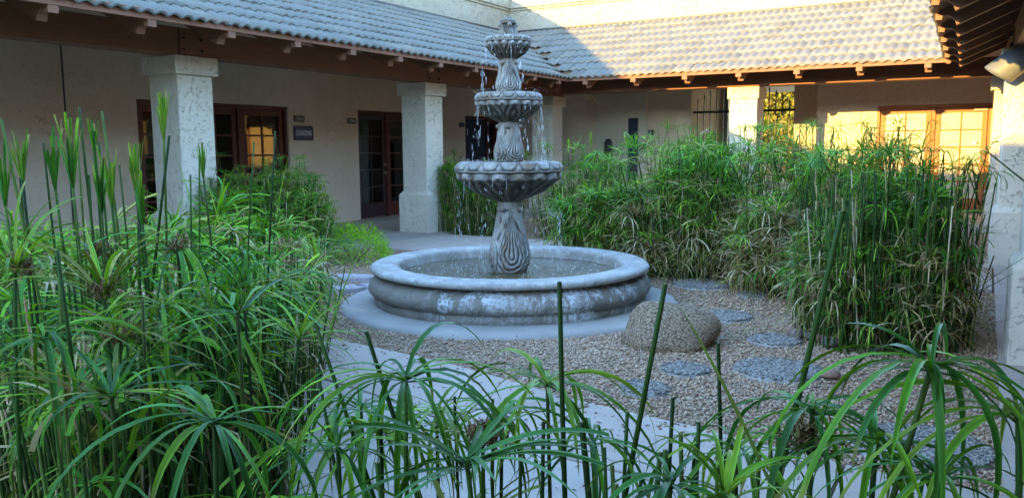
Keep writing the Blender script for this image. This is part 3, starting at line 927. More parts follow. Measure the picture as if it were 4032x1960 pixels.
def rough_disp(amp, seed):
    def f(t, r, z):
        n = vnoise(np.cos(t) * 7, np.sin(t) * 7 + z * 14, seed)
        return amp * n, np.ones_like(t) * 0.8
    return f
lathe('apron', [(0.5, 0.030), (1.40, 0.030), (1.465, 0.024), (1.485, 0.0), (1.485, -0.05)], 120, M['apron'], FT, rough_disp(0.010, 3), 0.06)
lathe('basin_wall', [(1.16, 0.0), (1.185, 0.012), (1.195, 0.05), (1.195, 0.085), (1.178, 0.098), (1.215, 0.112), (1.238, 0.140), (1.240, 0.17), (1.222, 0.215), (1.180, 0.25), (1.135, 0.272), (1.12, 0.30)], 220, M['basin'], FT, rough_disp(0.0045, 5), 0.012)
lathe('basin_rim', [(1.10, 0.290), (1.19, 0.292), (1.218, 0.305), (1.226, 0.325), (1.215, 0.345), (1.185, 0.356), (1.02, 0.356), (0.992, 0.348), (0.980, 0.325), (0.968, 0.24), (0.965, 0.02)], 220, M['rim'], FT, rough_disp(0.0042, 9), 0.012)
lathe('pedestal_block', [(0.0, 0.255), (0.19, 0.255), (0.20, 0.245), (0.20, 0.05)], 8, M['stone'], FT, None, 0.05, False, 0.2)

def teardrop(z0, z1, n, amp, off=0.0, rings=3.4):
    def f(t, r, z):
        v = np.clip((z - z0) / (z1 - z0), 0, 1); p = np.abs(wrap(t, n, FACE + off))
        w = np.where(v < 0.27, np.sqrt(np.clip(1 - ((v - 0.27) / 0.30) ** 2, 0.03, 1)), np.clip(1 - ((v - 0.27) / 0.80), 0.10, 1) ** 1.25)
        q = p / np.maximum(w, 0.05)
        q = np.clip(q, 0, 1.25)
        low = np.clip((0.27 - v) / 0.27, 0, 1)
        q2 = np.where(v < 0.27, np.sqrt(p ** 2 + (low * 0.95) ** 2), q)
        wob = 0.05 * vnoise(np.cos(t) * 4, np.sin(t) * 4 + z * 20, 4)
        g = 1 - (0.5 - 0.5 * np.cos(2 * np.pi * rings * (q2 + wob))) ** 2.2
        fl = np.clip((v - 0.02) / 0.05, 0, 1) * np.clip((0.99 - v) / 0.05, 0, 1)
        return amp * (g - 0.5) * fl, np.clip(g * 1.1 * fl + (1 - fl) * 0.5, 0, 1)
    return f
def bowl(z0, z1, n, amp):
    def f(t, r, z):
        v = np.clip((z - z0) / (z1 - z0), 0, 1)
        p = wrap(t, n, FACE + 0.2); a = np.abs(p)
        sw = vnoise(np.cos(t) * 5, np.sin(t) * 5 + z * 9, 31) * 0.10
        g1 = (0.5 + 0.5 * np.cos(2 * np.pi * (2.2 * np.sqrt((a * (0.45 + 0.75 * v)) ** 2 + (0.9 * (v - 0.35)) ** 2) + sw))) ** 0.8
        belt = np.clip((v - 0.80) / 0.04, 0, 1)
        sc_ = 0.5 + 0.5 * np.cos(np.pi * p * 2)
        dr = amp * (g1 - 0.5) * (1 - belt) + belt * amp * 1.4 * (sc_ - 0.35)
        g = (0.0 + 0.28 * g1) * (1 - belt) + belt * (0.15 + 0.55 * sc_)  # underside toned darker overall than the lip band
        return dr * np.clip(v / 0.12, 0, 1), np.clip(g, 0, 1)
    return f
def eggs(z0, z1, n, amp):
    def f(t, r, z):
        v = np.clip((z1 - z) / (z1 - z0), 0, 1)
        p = wrap(t, n, FACE)
        q = np.sqrt((p / 0.86) ** 2 + (v / 0.86) ** 2)
        g = np.where(q < 1, 0.85 - 0.35 * np.clip(1 - np.abs(p) * 5, 0, 1), 0)
        edge = np.exp(-((q - 1.0) / 0.10) ** 2)
        d2 = (np.abs(np.abs(p) - 1) * 2.6 + np.abs(v - 0.55) * 1.5)
        dart = np.clip(1 - d2, 0, 1)
        g = np.clip(g + np.where(q > 1, dart * 1.3 + 0.25, 0) - 0.9 * edge, 0, 1)
        on = (z > z0 - 1e-4) & (z < z1 + 1e-4)
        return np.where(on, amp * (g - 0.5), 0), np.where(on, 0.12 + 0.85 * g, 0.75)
    return f
SEG = 288
def stem(z0, z1, rb, rm, rt, nl=4, off=0.0, amp=0.010):
    h = z1 - z0
    pr = [(rb * 0.9, z0), (rb, z0 + 0.02 * h), (rm * 0.985, z0 + 0.14 * h), (rm, z0 + 0.24 * h), (rm * 0.95, z0 + 0.36 * h), (rm * 0.80, z0 + 0.53 * h), (rt * 1.12, z0 + 0.72 * h), (rt, z0 + 0.86 * h), (rt * 1.04, z1)]
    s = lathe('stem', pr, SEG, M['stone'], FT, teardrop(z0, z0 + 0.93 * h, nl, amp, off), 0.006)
    for k in range(nl):
        a = FACE + off + (k + 0.5) * 2 * math.pi / nl
        c = Vector((math.cos(a), math.sin(a), 0)) * (rt * 1.02); zc = z0 + 0.885 * h
        me = bpy.data.meshes.new('volute'); bm = bmesh.new()
        bmesh.ops.create_icosphere(bm, subdivisions=2, radius=rt * 0.34)
        for v in bm.verts: v.co.z *= 0.75
        bm.to_mesh(me); bm.free()
        for p in me.polygons: p.use_smooth = True
        at = me.color_attributes.new('Col', 'FLOAT_COLOR', 'POINT')
        for d in at.data: d.color = (0.75, 0.75, 0.75, 1)
        o = link('volute', me, M['stone'], s); o.location = (c.x, c.y, zc)
    return s
def dish(zb, zl, zr, zt, rb, rl, rr, nb, ne):
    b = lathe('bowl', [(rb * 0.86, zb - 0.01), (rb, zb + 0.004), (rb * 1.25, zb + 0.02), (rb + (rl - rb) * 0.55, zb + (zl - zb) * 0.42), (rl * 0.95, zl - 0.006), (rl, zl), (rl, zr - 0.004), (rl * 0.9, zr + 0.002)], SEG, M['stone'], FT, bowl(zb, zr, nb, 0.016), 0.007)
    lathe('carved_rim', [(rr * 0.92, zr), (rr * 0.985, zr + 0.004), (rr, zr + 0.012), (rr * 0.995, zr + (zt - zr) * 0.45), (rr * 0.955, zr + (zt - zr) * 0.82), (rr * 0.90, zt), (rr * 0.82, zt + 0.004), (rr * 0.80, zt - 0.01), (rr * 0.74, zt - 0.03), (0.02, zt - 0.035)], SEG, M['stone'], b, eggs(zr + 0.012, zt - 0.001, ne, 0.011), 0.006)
    lathe('bowl_water', [(0.0, zt - 0.010), (rr * 0.80, zt - 0.010)], 60, M['water'], b, None, 0.05)
    return b
stem(0.250, 0.886, 0.145, 0.176, 0.102, 4, 0.12, 0.016)
dish(0.885, 1.075, 1.135, 1.225, 0.118, 0.452, 0.474, 8, 18)
stem(1.222, 1.569, 0.112, 0.128, 0.086, 4, 0.62, 0.013)
dish(1.565, 1.700, 1.742, 1.812, 0.096, 0.282, 0.294, 8, 16)
stem(1.808, 2.100, 0.095, 0.108, 0.072, 4, 0.12, 0.012)
dish(2.096, 2.200, 2.238, 2.287, 0.076, 0.186, 0.199, 8, 14)
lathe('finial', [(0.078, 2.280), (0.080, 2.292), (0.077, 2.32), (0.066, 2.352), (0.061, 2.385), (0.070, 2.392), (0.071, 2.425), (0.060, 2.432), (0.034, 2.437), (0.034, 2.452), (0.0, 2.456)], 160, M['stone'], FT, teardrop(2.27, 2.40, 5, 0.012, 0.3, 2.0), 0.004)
me = bpy.data.meshes.new('knob'); bm = bmesh.new(); bmesh.ops.create_icosphere(bm, subdivisions=2, radius=0.02); bm.to_mesh(me); bm.free()
at = me.color_attributes.new('Col', 'FLOAT_COLOR', 'POINT')
for d in at.data: d.color = (0.6, 0.6, 0.6, 1)
for a in (FACE - 1.35, FACE + 0.2, FACE + 1.8, FACE + 3.3):
    o = link('rosette', me, M['stone'], FT); o.location = (0.066 * math.cos(a), 0.066 * math.sin(a), 2.382)

# pool surface with real ripples
n = 130
lin = np.linspace(-0.972, 0.972, n)
gx, gy = np.meshgrid(lin, lin)
rad = np.hypot(gx, gy)
z = 0.262 + 0.0022 * vnoise(gx * 13, gy * 13, 21) + 0.0016 * vnoise(gx * 31, gy * 31, 22)
for k in range(46):
    a = rng.uniform(0, 6.28); r = rng.normal(0.47, 0.12)
    d = np.hypot(gx - r * math.cos(a), gy - r * math.sin(a))
    z += 0.0030 * np.cos(d * 130) * np.exp(-d * 17)
V = np.stack([gx, gy, z], -1).reshape(-1, 3)
i, j = np.meshgrid(np.arange(n - 1), np.arange(n - 1), indexing='ij')
keep = (rad[:-1, :-1] < 0.968) & (rad[1:, 1:] < 0.968) & (rad[:-1, 1:] < 0.968) & (rad[1:, :-1] < 0.968)
a = (i * n + j)[keep]
F = np.stack([a, a + 1, a + n + 1, a + n], -1)
o = link('pool_water', np_mesh('pool_water', V, F, None, True), M['water']); o.location = (FX, FY, 0)
tag(o, kind='structure')

OCT = np.array([(1, 0, 0), (-1, 0, 0), (0, 1, 0), (0, -1, 0), (0, 0, 1), (0, 0, -1)], dtype=float)
OCF = np.array([(0, 2, 4), (2, 1, 4), (1, 3, 4), (3, 0, 4), (2, 0, 5), (1, 2, 5), (3, 1, 5), (0, 3, 5)])
ico = bmesh.new(); bmesh.ops.create_icosphere(ico, subdivisions=1, radius=1.0)
ICV = np.array([v.co[:] for v in ico.verts]); ICF = np.array([[v.index for v in f.verts] for f in ico.faces]); ico.free()
def scatter(C, S, jitter, rot=True, shape=(OCT, OCF), seed=0):
    r = np.random.default_rng(seed); N = len(C); BV, BF = shape; k = len(BV)
    v = BV[None] * (1 + r.uniform(-jitter, jitter, (N, k, 1)))
    v = v * S[:, None, :]
    if rot:
        a = r.uniform(0, 6.283, N); b = r.normal(0, 0.35, N)
        cb, sb = np.cos(b)[:, None], np.sin(b)[:, None]
        x, y, zz = v[..., 0], v[..., 1] * cb - v[..., 2] * sb, v[..., 1] * sb + v[..., 2] * cb
        ca, sa = np.cos(a)[:, None], np.sin(a)[:, None]
        v = np.stack([x * ca - y * sa, x * sa + y * ca, zz], -1)
    V = (v + C[:, None, :]).reshape(-1, 3)
    F = (BF[None] + (np.arange(N) * k)[:, None, None]).reshape(-1, BF.shape[1])
    return V, F
# falling drops and splashes
def thin_streams(p0, p1):
    N = len(p0); q = np.arange(3) * 2.0944
    V = np.concatenate([(p[:, None, :] + rr * np.stack([np.cos(q), np.sin(q), 0 * q], -1)[None]) for p, rr in ((p0, 0.0014), (p1, 0.0007))], 1).reshape(-1, 3)
    b = (np.arange(N) * 6)[:, None]
    F = np.concatenate([b + np.array([[i, (i + 1) % 3, 3 + (i + 1) % 3]]) for i in range(3)] + [b + np.array([[i, 3 + (i + 1) % 3, 3 + i]]) for i in range(3)])
    return V, F, 6
def drops():
    Cs = []; Ss = []
    def fall(r0, ztop_, zbot, count, spread, streams):
        sa = rng.uniform(0, 6.283, streams)
        a = sa[rng.integers(0, streams, count)] + rng.normal(0, 0.05, count)
        t = rng.uniform(0, 1, count) ** 0.8
        zz = ztop_ - (ztop_ - zbot) * t
        r = r0 + spread * np.sqrt(t) + rng.normal(0, 0.008, count)
        Cs.append(np.stack([r * np.cos(a), r * np.sin(a), zz], -1))
        rr = rng.uniform(0.0010, 0.0018, count); Ss.append(np.stack([rr, rr, rng.uniform(0.012, 0.034, count) * (0.5 + t)], -1))
    fall(0.447, 1.08, 0.27, 200, 0.03, 26)
    fall(0.285, 1.705, 1.22, 120, 0.03, 16)
    fall(0.190, 2.20, 1.80, 50, 0.04, 10)
    for (zz, r0, cnt) in ((1.232, 0.40, 150), (1.822, 0.25, 90), (0.275, 0.55, 160)):
        a = rng.uniform(0, 6.283, cnt); r = r0 + rng.normal(0, 0.06, cnt)
        Cs.append(np.stack([r * np.cos(a), r * np.sin(a), zz + np.abs(rng.normal(0, 0.018, cnt))], -1))
        s = rng.uniform(0.0012, 0.0028, cnt); Ss.append(np.stack([s, s, s], -1))
    return np.concatenate(Cs), np.concatenate(Ss)
Cd, Sd = drops()
V, F = scatter(Cd, Sd, 0.0, False, (ICV, ICF), 1)
for r0, zt, cnt in ((0.447, 1.085, 16), (0.283, 1.705, 10), (0.190, 2.205, 5)):
    a = rng.uniform(0, 6.283, cnt); ln = rng.uniform(0.04, 0.20, cnt)
    p0 = np.stack([r0 * np.cos(a), r0 * np.sin(a), np.full(cnt, zt)], -1); p1 = p0 + np.stack([0.012 * np.cos(a), 0.012 * np.sin(a), -ln], -1)
    V2, F2, _p = (lambda q: q)(thin_streams(p0, p1))
    F = np.concatenate([F, F2 + len(V)]); V = np.concatenate([V, V2])
o = link('falling_water', np_mesh('falling_water', V, F, None, True), M['drop']); o.location = (FX, FY, 0)
tag(o, 'bright falling water drops and splashes around the fountain bowls', 'water', kind='stuff')
cnt = 190
a = rng.uniform(0, 6.283, cnt); r = np.abs(rng.normal(0.60, 0.17, cnt)).clip(0.24, 0.94)
s = rng.uniform(0.003, 0.007, cnt)
V, F = scatter(np.stack([r * np.cos(a), r * np.sin(a), np.full(cnt, 0.264)], -1), np.stack([s, s, s * 0.7], -1), 0.0, False, (ICV, ICF), 2)
o = link('water_bubbles', np_mesh('water_bubbles', V, F, None, True), M['drop']); o.location = (FX, FY, 0)
tag(o, 'pale bubbles floating on the basin water', 'bubbles', kind='stuff')

#--SPLIT-- stones and gravel
def lump(name, size, mat, parent=None, seed=0, sub=3, amp=0.18):
    bm = bmesh.new(); bmesh.ops.create_icosphere(bm, subdivisions=sub, radius=1.0)
    co = np.array([v.co[:] for v in bm.verts])
    nz = vnoise(co[:, 0] * 1.3 + seed, co[:, 1] * 1.3 + co[:, 2] * 1.1, seed) * amp + vnoise(co[:, 0] * 4 + seed, co[:, 1] * 4 + co[:, 2] * 4, seed + 1) * amp * 0.22
    for v, k in zip(bm.verts, nz):
        c = v.co * (1 + k)
        c.z = math.copysign(abs(c.z) ** 0.85, c.z)
        for ax_ in (0, 1): c[ax_] = math.copysign(abs(c[ax_]) ** 0.82, c[ax_])
        c.z = min(c.z, 0.80 + 0.25 * (c.z - 0.80)) if c.z > 0.80 else c.z
        v.co = Vector((c.x * size[0], c.y * size[1], max(c.z, -0.35) * size[2]))
        
    me = bpy.data.meshes.new(name); bm.to_mesh(me); bm.free()
    for p in me.polygons: p.use_smooth = True
    return link(name, me, mat, parent)
def hull_rock(name, size, mat, seed, npts=26):
    r = np.random.default_rng(seed); q = r.normal(0, 1, (npts, 3)); q /= np.linalg.norm(q, axis=1)[:, None]
    q[:, 2] = np.clip(q[:, 2], -0.45, 0.82); q *= r.uniform(0.88, 1.08, (npts, 1))
    bm = bmesh.new()
    for p in q: bm.verts.new((p[0] * size[0], p[1] * size[1], p[2] * size[2]))
    bmesh.ops.convex_hull(bm, input=bm.verts)
    bmesh.ops.triangulate(bm, faces=bm.faces)
    bmesh.ops.subdivide_edges(bm, edges=bm.edges, cuts=3, use_grid_fill=True)
    for _ in range(2): bmesh.ops.smooth_vert(bm, verts=bm.verts, factor=0.5, use_axis_x=True, use_axis_y=True, use_axis_z=True)
    co = np.array([v.co[:] for v in bm.verts]); nz = vnoise(co[:, 0] * 9, co[:, 1] * 9 + co[:, 2] * 9, seed) * 0.012
    for v, k in zip(bm.verts, nz): v.co *= 1 + k / max(0.05, v.co.length) * 0.6
    bmesh.ops.recalc_face_normals(bm, faces=bm.faces)
    me = bpy.data.meshes.new(name); bm.to_mesh(me); bm.free()
    for p in me.polygons: p.use_smooth = True
    return link(name, me, mat)
o = hull_rock('boulder', (0.43, 0.30, 0.28), M['boulder'], 31, 24); o.location = (-1.80, 5.40, 0.04); o.rotation_euler = (0.04, 0.10, 0.6)
tag(o, 'large speckled granite boulder on the gravel beside the fountain basin', 'boulder')
o = lump('boulder', (0.20, 0.16, 0.13), M['boulder'], None, 8, 3, 0.15); o.location = (-0.24, 11.5, 0.02)
tag(o, 'brown boulder on the gravel in front of the tan double doors', 'boulder')
ROCKL = ['red rock leftmost of the cluster at the foot of the right sedge clump', 'large reddish rock in the cluster at the foot of the right sedge clump',
         'dark grey rock in the cluster at the foot of the right sedge clump', 'pinkish rock nearest the sedge stems in the small rock cluster',
         'red flat rock rightmost of the cluster at the foot of the right sedge', 'black pebble at the right edge of the large stepping stone']
for k, (x, y, s) in enumerate(((-1.15, 6.08, .05), (-1.10, 5.96, .055), (-1.0, 5.93, .045), (-0.93, 5.90, .05), (-0.86, 5.80, .055), (-0.73, 4.98, .045))):
    o = lump('rock', (s * 1.3, s, s * 0.8), M['rock'], None, 20 + k, 2, 0.15); o.location = (x, y, 0.02); o.rotation_euler = (0, 0, k * 1.3)
    tag(o, ROCKL[k], 'rock', 'small rocks lying on the gravel')
for k, (x, y) in enumerate(((-2.07, 4.05), (-6.35, 8.55))):
    o = lump('rock', (0.035, 0.03, 0.03), M['rock'], None, 40 + k, 2, 0.12); o.location = (x, y, 0.012)
    tag(o, ['small round grey stone on the gravel beside the curved path', 'small red stone at the edge of the path behind the fountain'][k], 'rock', 'small rocks lying on the gravel')

STEPS = [(-2.36, 7.86, 0.30, 'far'), (-1.79, 7.50, 0.14, ''), (-1.77, 6.45, 0.235, ''), (-1.22, 5.80, 0.185, ''), (-1.53, 4.76, 0.155, ''), (-1.03, 5.02, 0.27, ''), (-0.19, 4.02, 0.30, ''), (-1.60, 4.27, 0.15, '')]
STEPL = ['round pebbled stepping stone farthest back, half under the sedge leaves', 'smallest round stepping stone, behind the boulder near the sedge', 'round stepping stone directly behind the granite boulder',
         'round stepping stone beside the small red rocks', 'pale round stepping stone just in front of the boulder', 'largest dark pebbled stepping stone on the open gravel',
         'big round stepping stone nearest the viewer behind the drooping leaves', 'faint pebbled stepping stone sunk in gravel near the curved path']
for k, (x, y, r, _) in enumerate(STEPS):
    e = empty('stepping_stone', (x, y, 0)); tag(e, STEPL[k], 'stepping stone', 'round stepping stones in the gravel')
    lathe('disc', [(0.0, 0.008), (r * 0.96, 0.008), (r, 0.001), (r, -0.05)], 40, M['aggregate'], e, rough_disp(0.006, 60 + k), 0.05)
    cnt = int(2600 * r * r / 0.07 * 0.55)
    q = np.sqrt(rng.uniform(0, 1, cnt)) * r * 0.97; a = rng.uniform(0, 6.283, cnt)
    s = rng.uniform(0.006, 0.011, cnt)
    V, F = scatter(np.stack([q * np.cos(a), q * np.sin(a), np.full(cnt, 0.008)], -1), np.stack([s * 1.3, s, s * 0.6], -1), 0.2, True, (OCT, OCF), 70 + k)
    tone = np.array([(0.31, 0.27, 0.235), (0.20, 0.172, 0.15), (0.38, 0.33, 0.285), (0.13, 0.115, 0.10)])[rng.integers(0, 4, cnt)]
    link('aggregate', np_mesh('aggregate', V, F, np.repeat(tone, 6, 0)), M['pebble'], e, kind='stuff')
SL = [(-5.70, 6.42, .30, .16, 'pinkish flagstone half hidden behind the left sedge beside the basin'), (-5.02, 6.18, .26, .11, 'grey flagstone touching the left side of the basin apron'), (-5.32, 5.80, .34, .15, 'large grey flagstone on the gravel left of the basin')]
for k, (x, y, a, b, lb) in enumerate(SL):
    m = MB(); n_ = 9
    m.prism([(a * math.cos(2 * math.pi * i / n_) * random.uniform(.85, 1.1), b * math.sin(2 * math.pi * i / n_) * random.uniform(.85, 1.1)) for i in range(n_)], 2, -0.04, 0.045)
    o = m.build('flagstone', M['slab'], None, 0.012, 2); o.location = (x, y, 0); o.rotation_euler = (0, 0, 0.5 + k * 0.2)
    tag(o, lb, 'flagstone', 'flagstones left of the basin')

def gravel(N, x0, x1, y0, y1, smin, smax, seed):
    r = np.random.default_rng(seed)
    x = r.uniform(x0, x1, N); y = r.uniform(y0, y1, N)
    ex = np.array([p[0] for p in EDGE]); ey = np.array([p[1] for p in EDGE])
    past = y - np.interp(x, ex, ey)
    ok = past > np.where(r.uniform(0, 1, N) < 0.03, -0.16, 0.008)
    ok &= np.hypot(x - FX, y - FY) > 1.475
    for sx, sy, sr_, _ in STEPS: ok &= np.hypot(x - sx, y - sy) > sr_ * (0.93 + 0.05 * np.sin(9 * np.arctan2(y - sy, x - sx)))
    thin = vnoise(x * 0.9, y * 0.9, 77)
    ok &= r.uniform(-0.8, 1.9, N) < (thin * 0.9 + 1.05)
    x, y, past = x[ok], y[ok], past[ok]; n = len(x)
    s = r.uniform(smin, smax, n) * r.choice([1, 1, 1, 1.5], n)
    C = np.stack([x, y, np.where(past < 0.008, 0.016, -0.016 + r.uniform(0, 0.006, n)) + s * 0.22], -1)
    S = np.stack([s * r.uniform(0.8, 1.4, n), s, s * r.uniform(0.45, 0.8, n)], -1)
    V, F = scatter(C, S, 0.30, True, (OCT, OCF), seed)
    pal = np.array([(0.53, 0.345, 0.22), (0.45, 0.285, 0.185), (0.60, 0.43, 0.30), (0.35, 0.215, 0.135), (0.52, 0.31, 0.22), (0.38, 0.295, 0.24), (0.64, 0.50, 0.38), (0.28, 0.165, 0.105)])
    c = (pal[r.integers(0, len(pal), n)] * 0.6 + 0.4 * np.array([0.50, 0.345, 0.225])) * r.uniform(0.82, 1.12, (n, 1))
    o = link('gravel', np_mesh('gravel', V, F, np.repeat(c, 6, 0)), M['pebble'])
    tag(o, 'tan crushed gravel spread over the courtyard bed', 'gravel', kind='stuff')
gravel(88000, -4.8, 0.15, 3.5, 6.4, 0.0050, 0.0100, 5)
gravel(26000, -7.3, 0.15, 6.4, 8.68, 0.007, 0.013, 6)
gravel(12000, -7.3, -4.8, 4.4, 6.4, 0.008, 0.016, 8)
gravel(14000, -2.6, 0.12, 10.53, 14.57, 0.010, 0.020, 7)
litter(900, 31)
#--SPLIT-- planting
def ribbons(Pt, az, e0, droop, L, W, n, cut, fold, sway, roll, power=1.4):
    """N leaf blades: arching ribbons from points Pt; returns V, F and the row count per blade"""
    N = len(Pt); t = np.linspace(0, 1, n + 1)
    tm = (t[:-1] + t[1:]) / 2
    pw = np.where(droop > 1.5, 0.80, power)[:, None]
    ang = np.maximum(e0[:, None] - droop[:, None] * tm[None] ** pw, -1.62)
    azz = az[:, None] + sway[:, None] * tm[None]
    ds = (L / n)[:, None]
    st = np.stack([np.cos(ang) * np.cos(azz) * ds, np.cos(ang) * np.sin(azz) * ds, np.sin(ang) * ds], -1)
    p = np.concatenate([np.zeros((N, 1, 3)), np.cumsum(st, 1)], 1) + Pt[:, None, :]
    ang2 = np.maximum(e0[:, None] - droop[:, None] * t[None] ** pw, -1.62)
    az2 = az[:, None] + sway[:, None] * t[None]
    side = np.stack([-np.sin(az2), np.cos(az2), np.zeros_like(az2)], -1)
    nor = np.stack([-np.sin(ang2) * np.cos(az2), -np.sin(ang2) * np.sin(az2), np.cos(ang2)], -1)
    rl = (roll[:, None] * (0.3 + t[None]))[..., None]
    sd = side * np.cos(rl) + nor * np.sin(rl); nn = nor * np.cos(rl) - side * np.sin(rl)
    prof = np.minimum(1, 0.55 + 1.6 * t) * (1 - 0.94 * t ** 3.2)
    profc = np.minimum(1, 0.55 + 1.6 * t) * (1 - 0.15 * t)
    w = W[:, None] * np.where(cut[:, None], profc[None], prof[None]) / 2
    if fold:
        V = np.stack([p - sd * w[..., None] + nn * (w * 0.28)[..., None], p - nn * (w * 0.10)[..., None], p + sd * w[..., None] + nn * (w * 0.28)[..., None]], 2)
        k = 3
    else:
        V = np.stack([p - sd * w[..., None], p + sd * w[..., None]], 2); k = 2
    rows = n + 1
    base = (np.arange(N) * rows * k)[:, None, None]
    i = (np.arange(n) * k)[None, :, None]; j = np.arange(k - 1)[None, None, :]
    a = base + i + j
    F = np.stack([a, a + 1, a + 1 + k, a + k], -1).reshape(-1, 4)
    return V.reshape(-1, 3), F, rows * k

def tubes(P0, P1, bend, r0, r1, sides=4, n=3):
    N = len(P0); t = np.linspace(0, 1, n + 1)
    mid = (P0 + P1) / 2 + bend
    p = ((1 - t) ** 2)[None, :, None] * P0[:, None] + (2 * t * (1 - t))[None, :, None] * mid[:, None] + (t ** 2)[None, :, None] * P1[:, None]
    r = r0[:, None] * (1 - t)[None] + r1[:, None] * t[None]
    q = np.arange(sides) * 2 * np.pi / sides
    ring = np.stack([np.cos(q), np.sin(q), np.zeros(sides)], -1)
    V = p[:, :, None, :] + r[:, :, None, None] * ring[None, None]
    k = sides; base = (np.arange(N) * (n + 1) * k)[:, None, None]
    i = (np.arange(n) * k)[None, :, None]; j = np.arange(k)[None, None, :]; jn = (j + 1) % k
    F = np.stack([base + i + j, base + i + jn, base + i + k + jn, base + i + k + j], -1).reshape(-1, 4)
    cap = (base[:, :, 0] + n * k + np.arange(k)[None, :])
    F2 = cap if k == 4 else np.zeros((0, 4), int)
    return V.reshape(-1, 3), np.concatenate([F, F2.reshape(-1, 4)]) if k == 4 else F, (n + 1) * k

GREEN = np.array([(0.082, 0.235, 0.016), (0.115, 0.295, 0.018), (0.060, 0.205, 0.030), (0.170, 0.345, 0.020), (0.048, 0.160, 0.020), (0.070, 0.225, 0.046)])
FRESH = np.array([(0.20, 0.37, 0.03), (0.26, 0.40, 0.04), (0.15, 0.33, 0.035)])
STRAW = np.array([(0.50, 0.39, 0.21), (0.40, 0.29, 0.15), (0.32, 0.26, 0.11), (0.58, 0.49, 0.31), (0.20, 0.12, 0.06)])
OLIVE = np.array([(0.24, 0.27, 0.05), (0.30, 0.30, 0.07), (0.18, 0.24, 0.05)])
STALKC = np.array([(0.024, 0.058, 0.010), (0.034, 0.075, 0.012), (0.020, 0.045, 0.010), (0.055, 0.088, 0.016)])
def pick(r, pal, n): return pal[r.integers(0, len(pal), n)] * r.uniform(0.58, 1.42, (n, 1))

class Bag:
    def __init__(s): s.V = []; s.F = []; s.C = []; s.n = 0
    def add(s, V, F, per, col):
        s.V.append(V); s.F.append(F + s.n); s.C.append(np.repeat(col, per, 0)); s.n += len(V)
    def mesh(s, name, smooth=True):
        return np_mesh(name, np.concatenate(s.V), np.concatenate(s.F), np.concatenate(s.C), smooth)

def whorl(r, hub, n, style, L, W, seg, fold, tilt=(0, 0)):
    """leaf parameters of one umbel"""
    az = np.arange(n) * 2 * np.pi / n + r.uniform(0, 6.28) + r.normal(0, 0.16, n)
    if style == 'fan':
        e0 = R(87) + r.normal(0, 0.04, n) - np.abs(r.normal(0, 0.06, n)); dr = r.uniform(-0.05, 0.15, n); cut = r.uniform(0, 1, n) < 0.8
        LL = L * r.uniform(0.55, 1.12, n)
    elif style == 'droop':
        e0 = R(26) + r.normal(0, 0.22, n); dr = R(112) + r.normal(0, 0.22, n); cut = r.uniform(0, 1, n) < 0.08
        LL = L * r.uniform(0.6, 1.15, n)
    elif style == 'brush':
        e0 = R(50) + r.normal(0, 0.28, n); dr = R(62) + r.normal(0, 0.35, n); cut = r.uniform(0, 1, n) < 0.35
        LL = L * r.uniform(0.6, 1.1, n)
    else:
        e0 = R(22) + r.normal(0, 0.20, n); dr = R(48) + r.normal(0, 0.22, n); cut = r.uniform(0, 1, n) < 0.2
        LL = L * r.uniform(0.65, 1.15, n)
    e0 = e0 + tilt[0] * np.cos(az - tilt[1])
    P0 = np.repeat(np.asarray(hub, float)[None], n, 0) + np.stack([np.cos(az) * 0.004, np.sin(az) * 0.004, r.uniform(-0.012, 0.006, n)], -1)
    return P0, az, e0, dr, LL, W * r.uniform(0.75, 1.2, n), seg, cut, fold, r.normal(0, 0.18, n), r.normal(0, 0.35, n)

# prototypes of single umbels (whorl on a short stalk), shared by all the clumps
def umbel_proto(seed, style, pal, L, W, n):
    r = np.random.default_rng(seed); b = Bag()
    a = whorl(r, (0, 0, 0), n, style, L, W, 5, True)
    V, F, per = ribbons(*a); b.add(V, F, per, pick(r, pal, n))
    V, F, per = tubes(np.array([[0.02, 0.01, -0.30]]), np.array([[0, 0, 0.0]]), np.zeros((1, 3)), np.array([0.005]), np.array([0.004]), 4, 2)
    b.add(V, F, per, pick(r, STALKC, 1) * 1.6)
    me = b.mesh('umbel'); me.materials.append(M['leaf']); return me
PROTO = {
    'mix': [umbel_proto(100 + k, ['droop', 'star', 'star', 'brush', 'droop', 'star'][k], [GREEN, GREEN, FRESH, GREEN, GREEN, OLIVE][k], 0.20, 0.0105, 15) for k in range(6)],
    'fine': [umbel_proto(130 + k, ['star', 'droop', 'star', 'brush'][k], [GREEN, OLIVE, GREEN, FRESH][k], 0.15, 0.008, 16) for k in range(4)],
    'fan': [umbel_proto(150 + k, 'fan', [GREEN, FRESH][k % 2], 0.24, 0.0085, 16) for k in range(3)],
    'dry': [umbel_proto(160 + k, ['star', 'droop'][k], STRAW, 0.14, 0.007, 13) for k in range(2)],
}
def place_umbel(e, kind, hub, scale, r, tilt=0.25):
    me = PROTO[kind][r.integers(0, len(PROTO[kind]))]
    o = bpy.data.objects.new('umbel', me); COL.objects.link(o); o.parent = e
    o.location = Vector(hub) - e.location
    o.rotation_euler = (r.normal(0, tilt), r.normal(0, tilt), r.uniform(0, 6.28)); s = scale * r.uniform(0.8, 1.2); o.scale = (s, s, s)
    return o

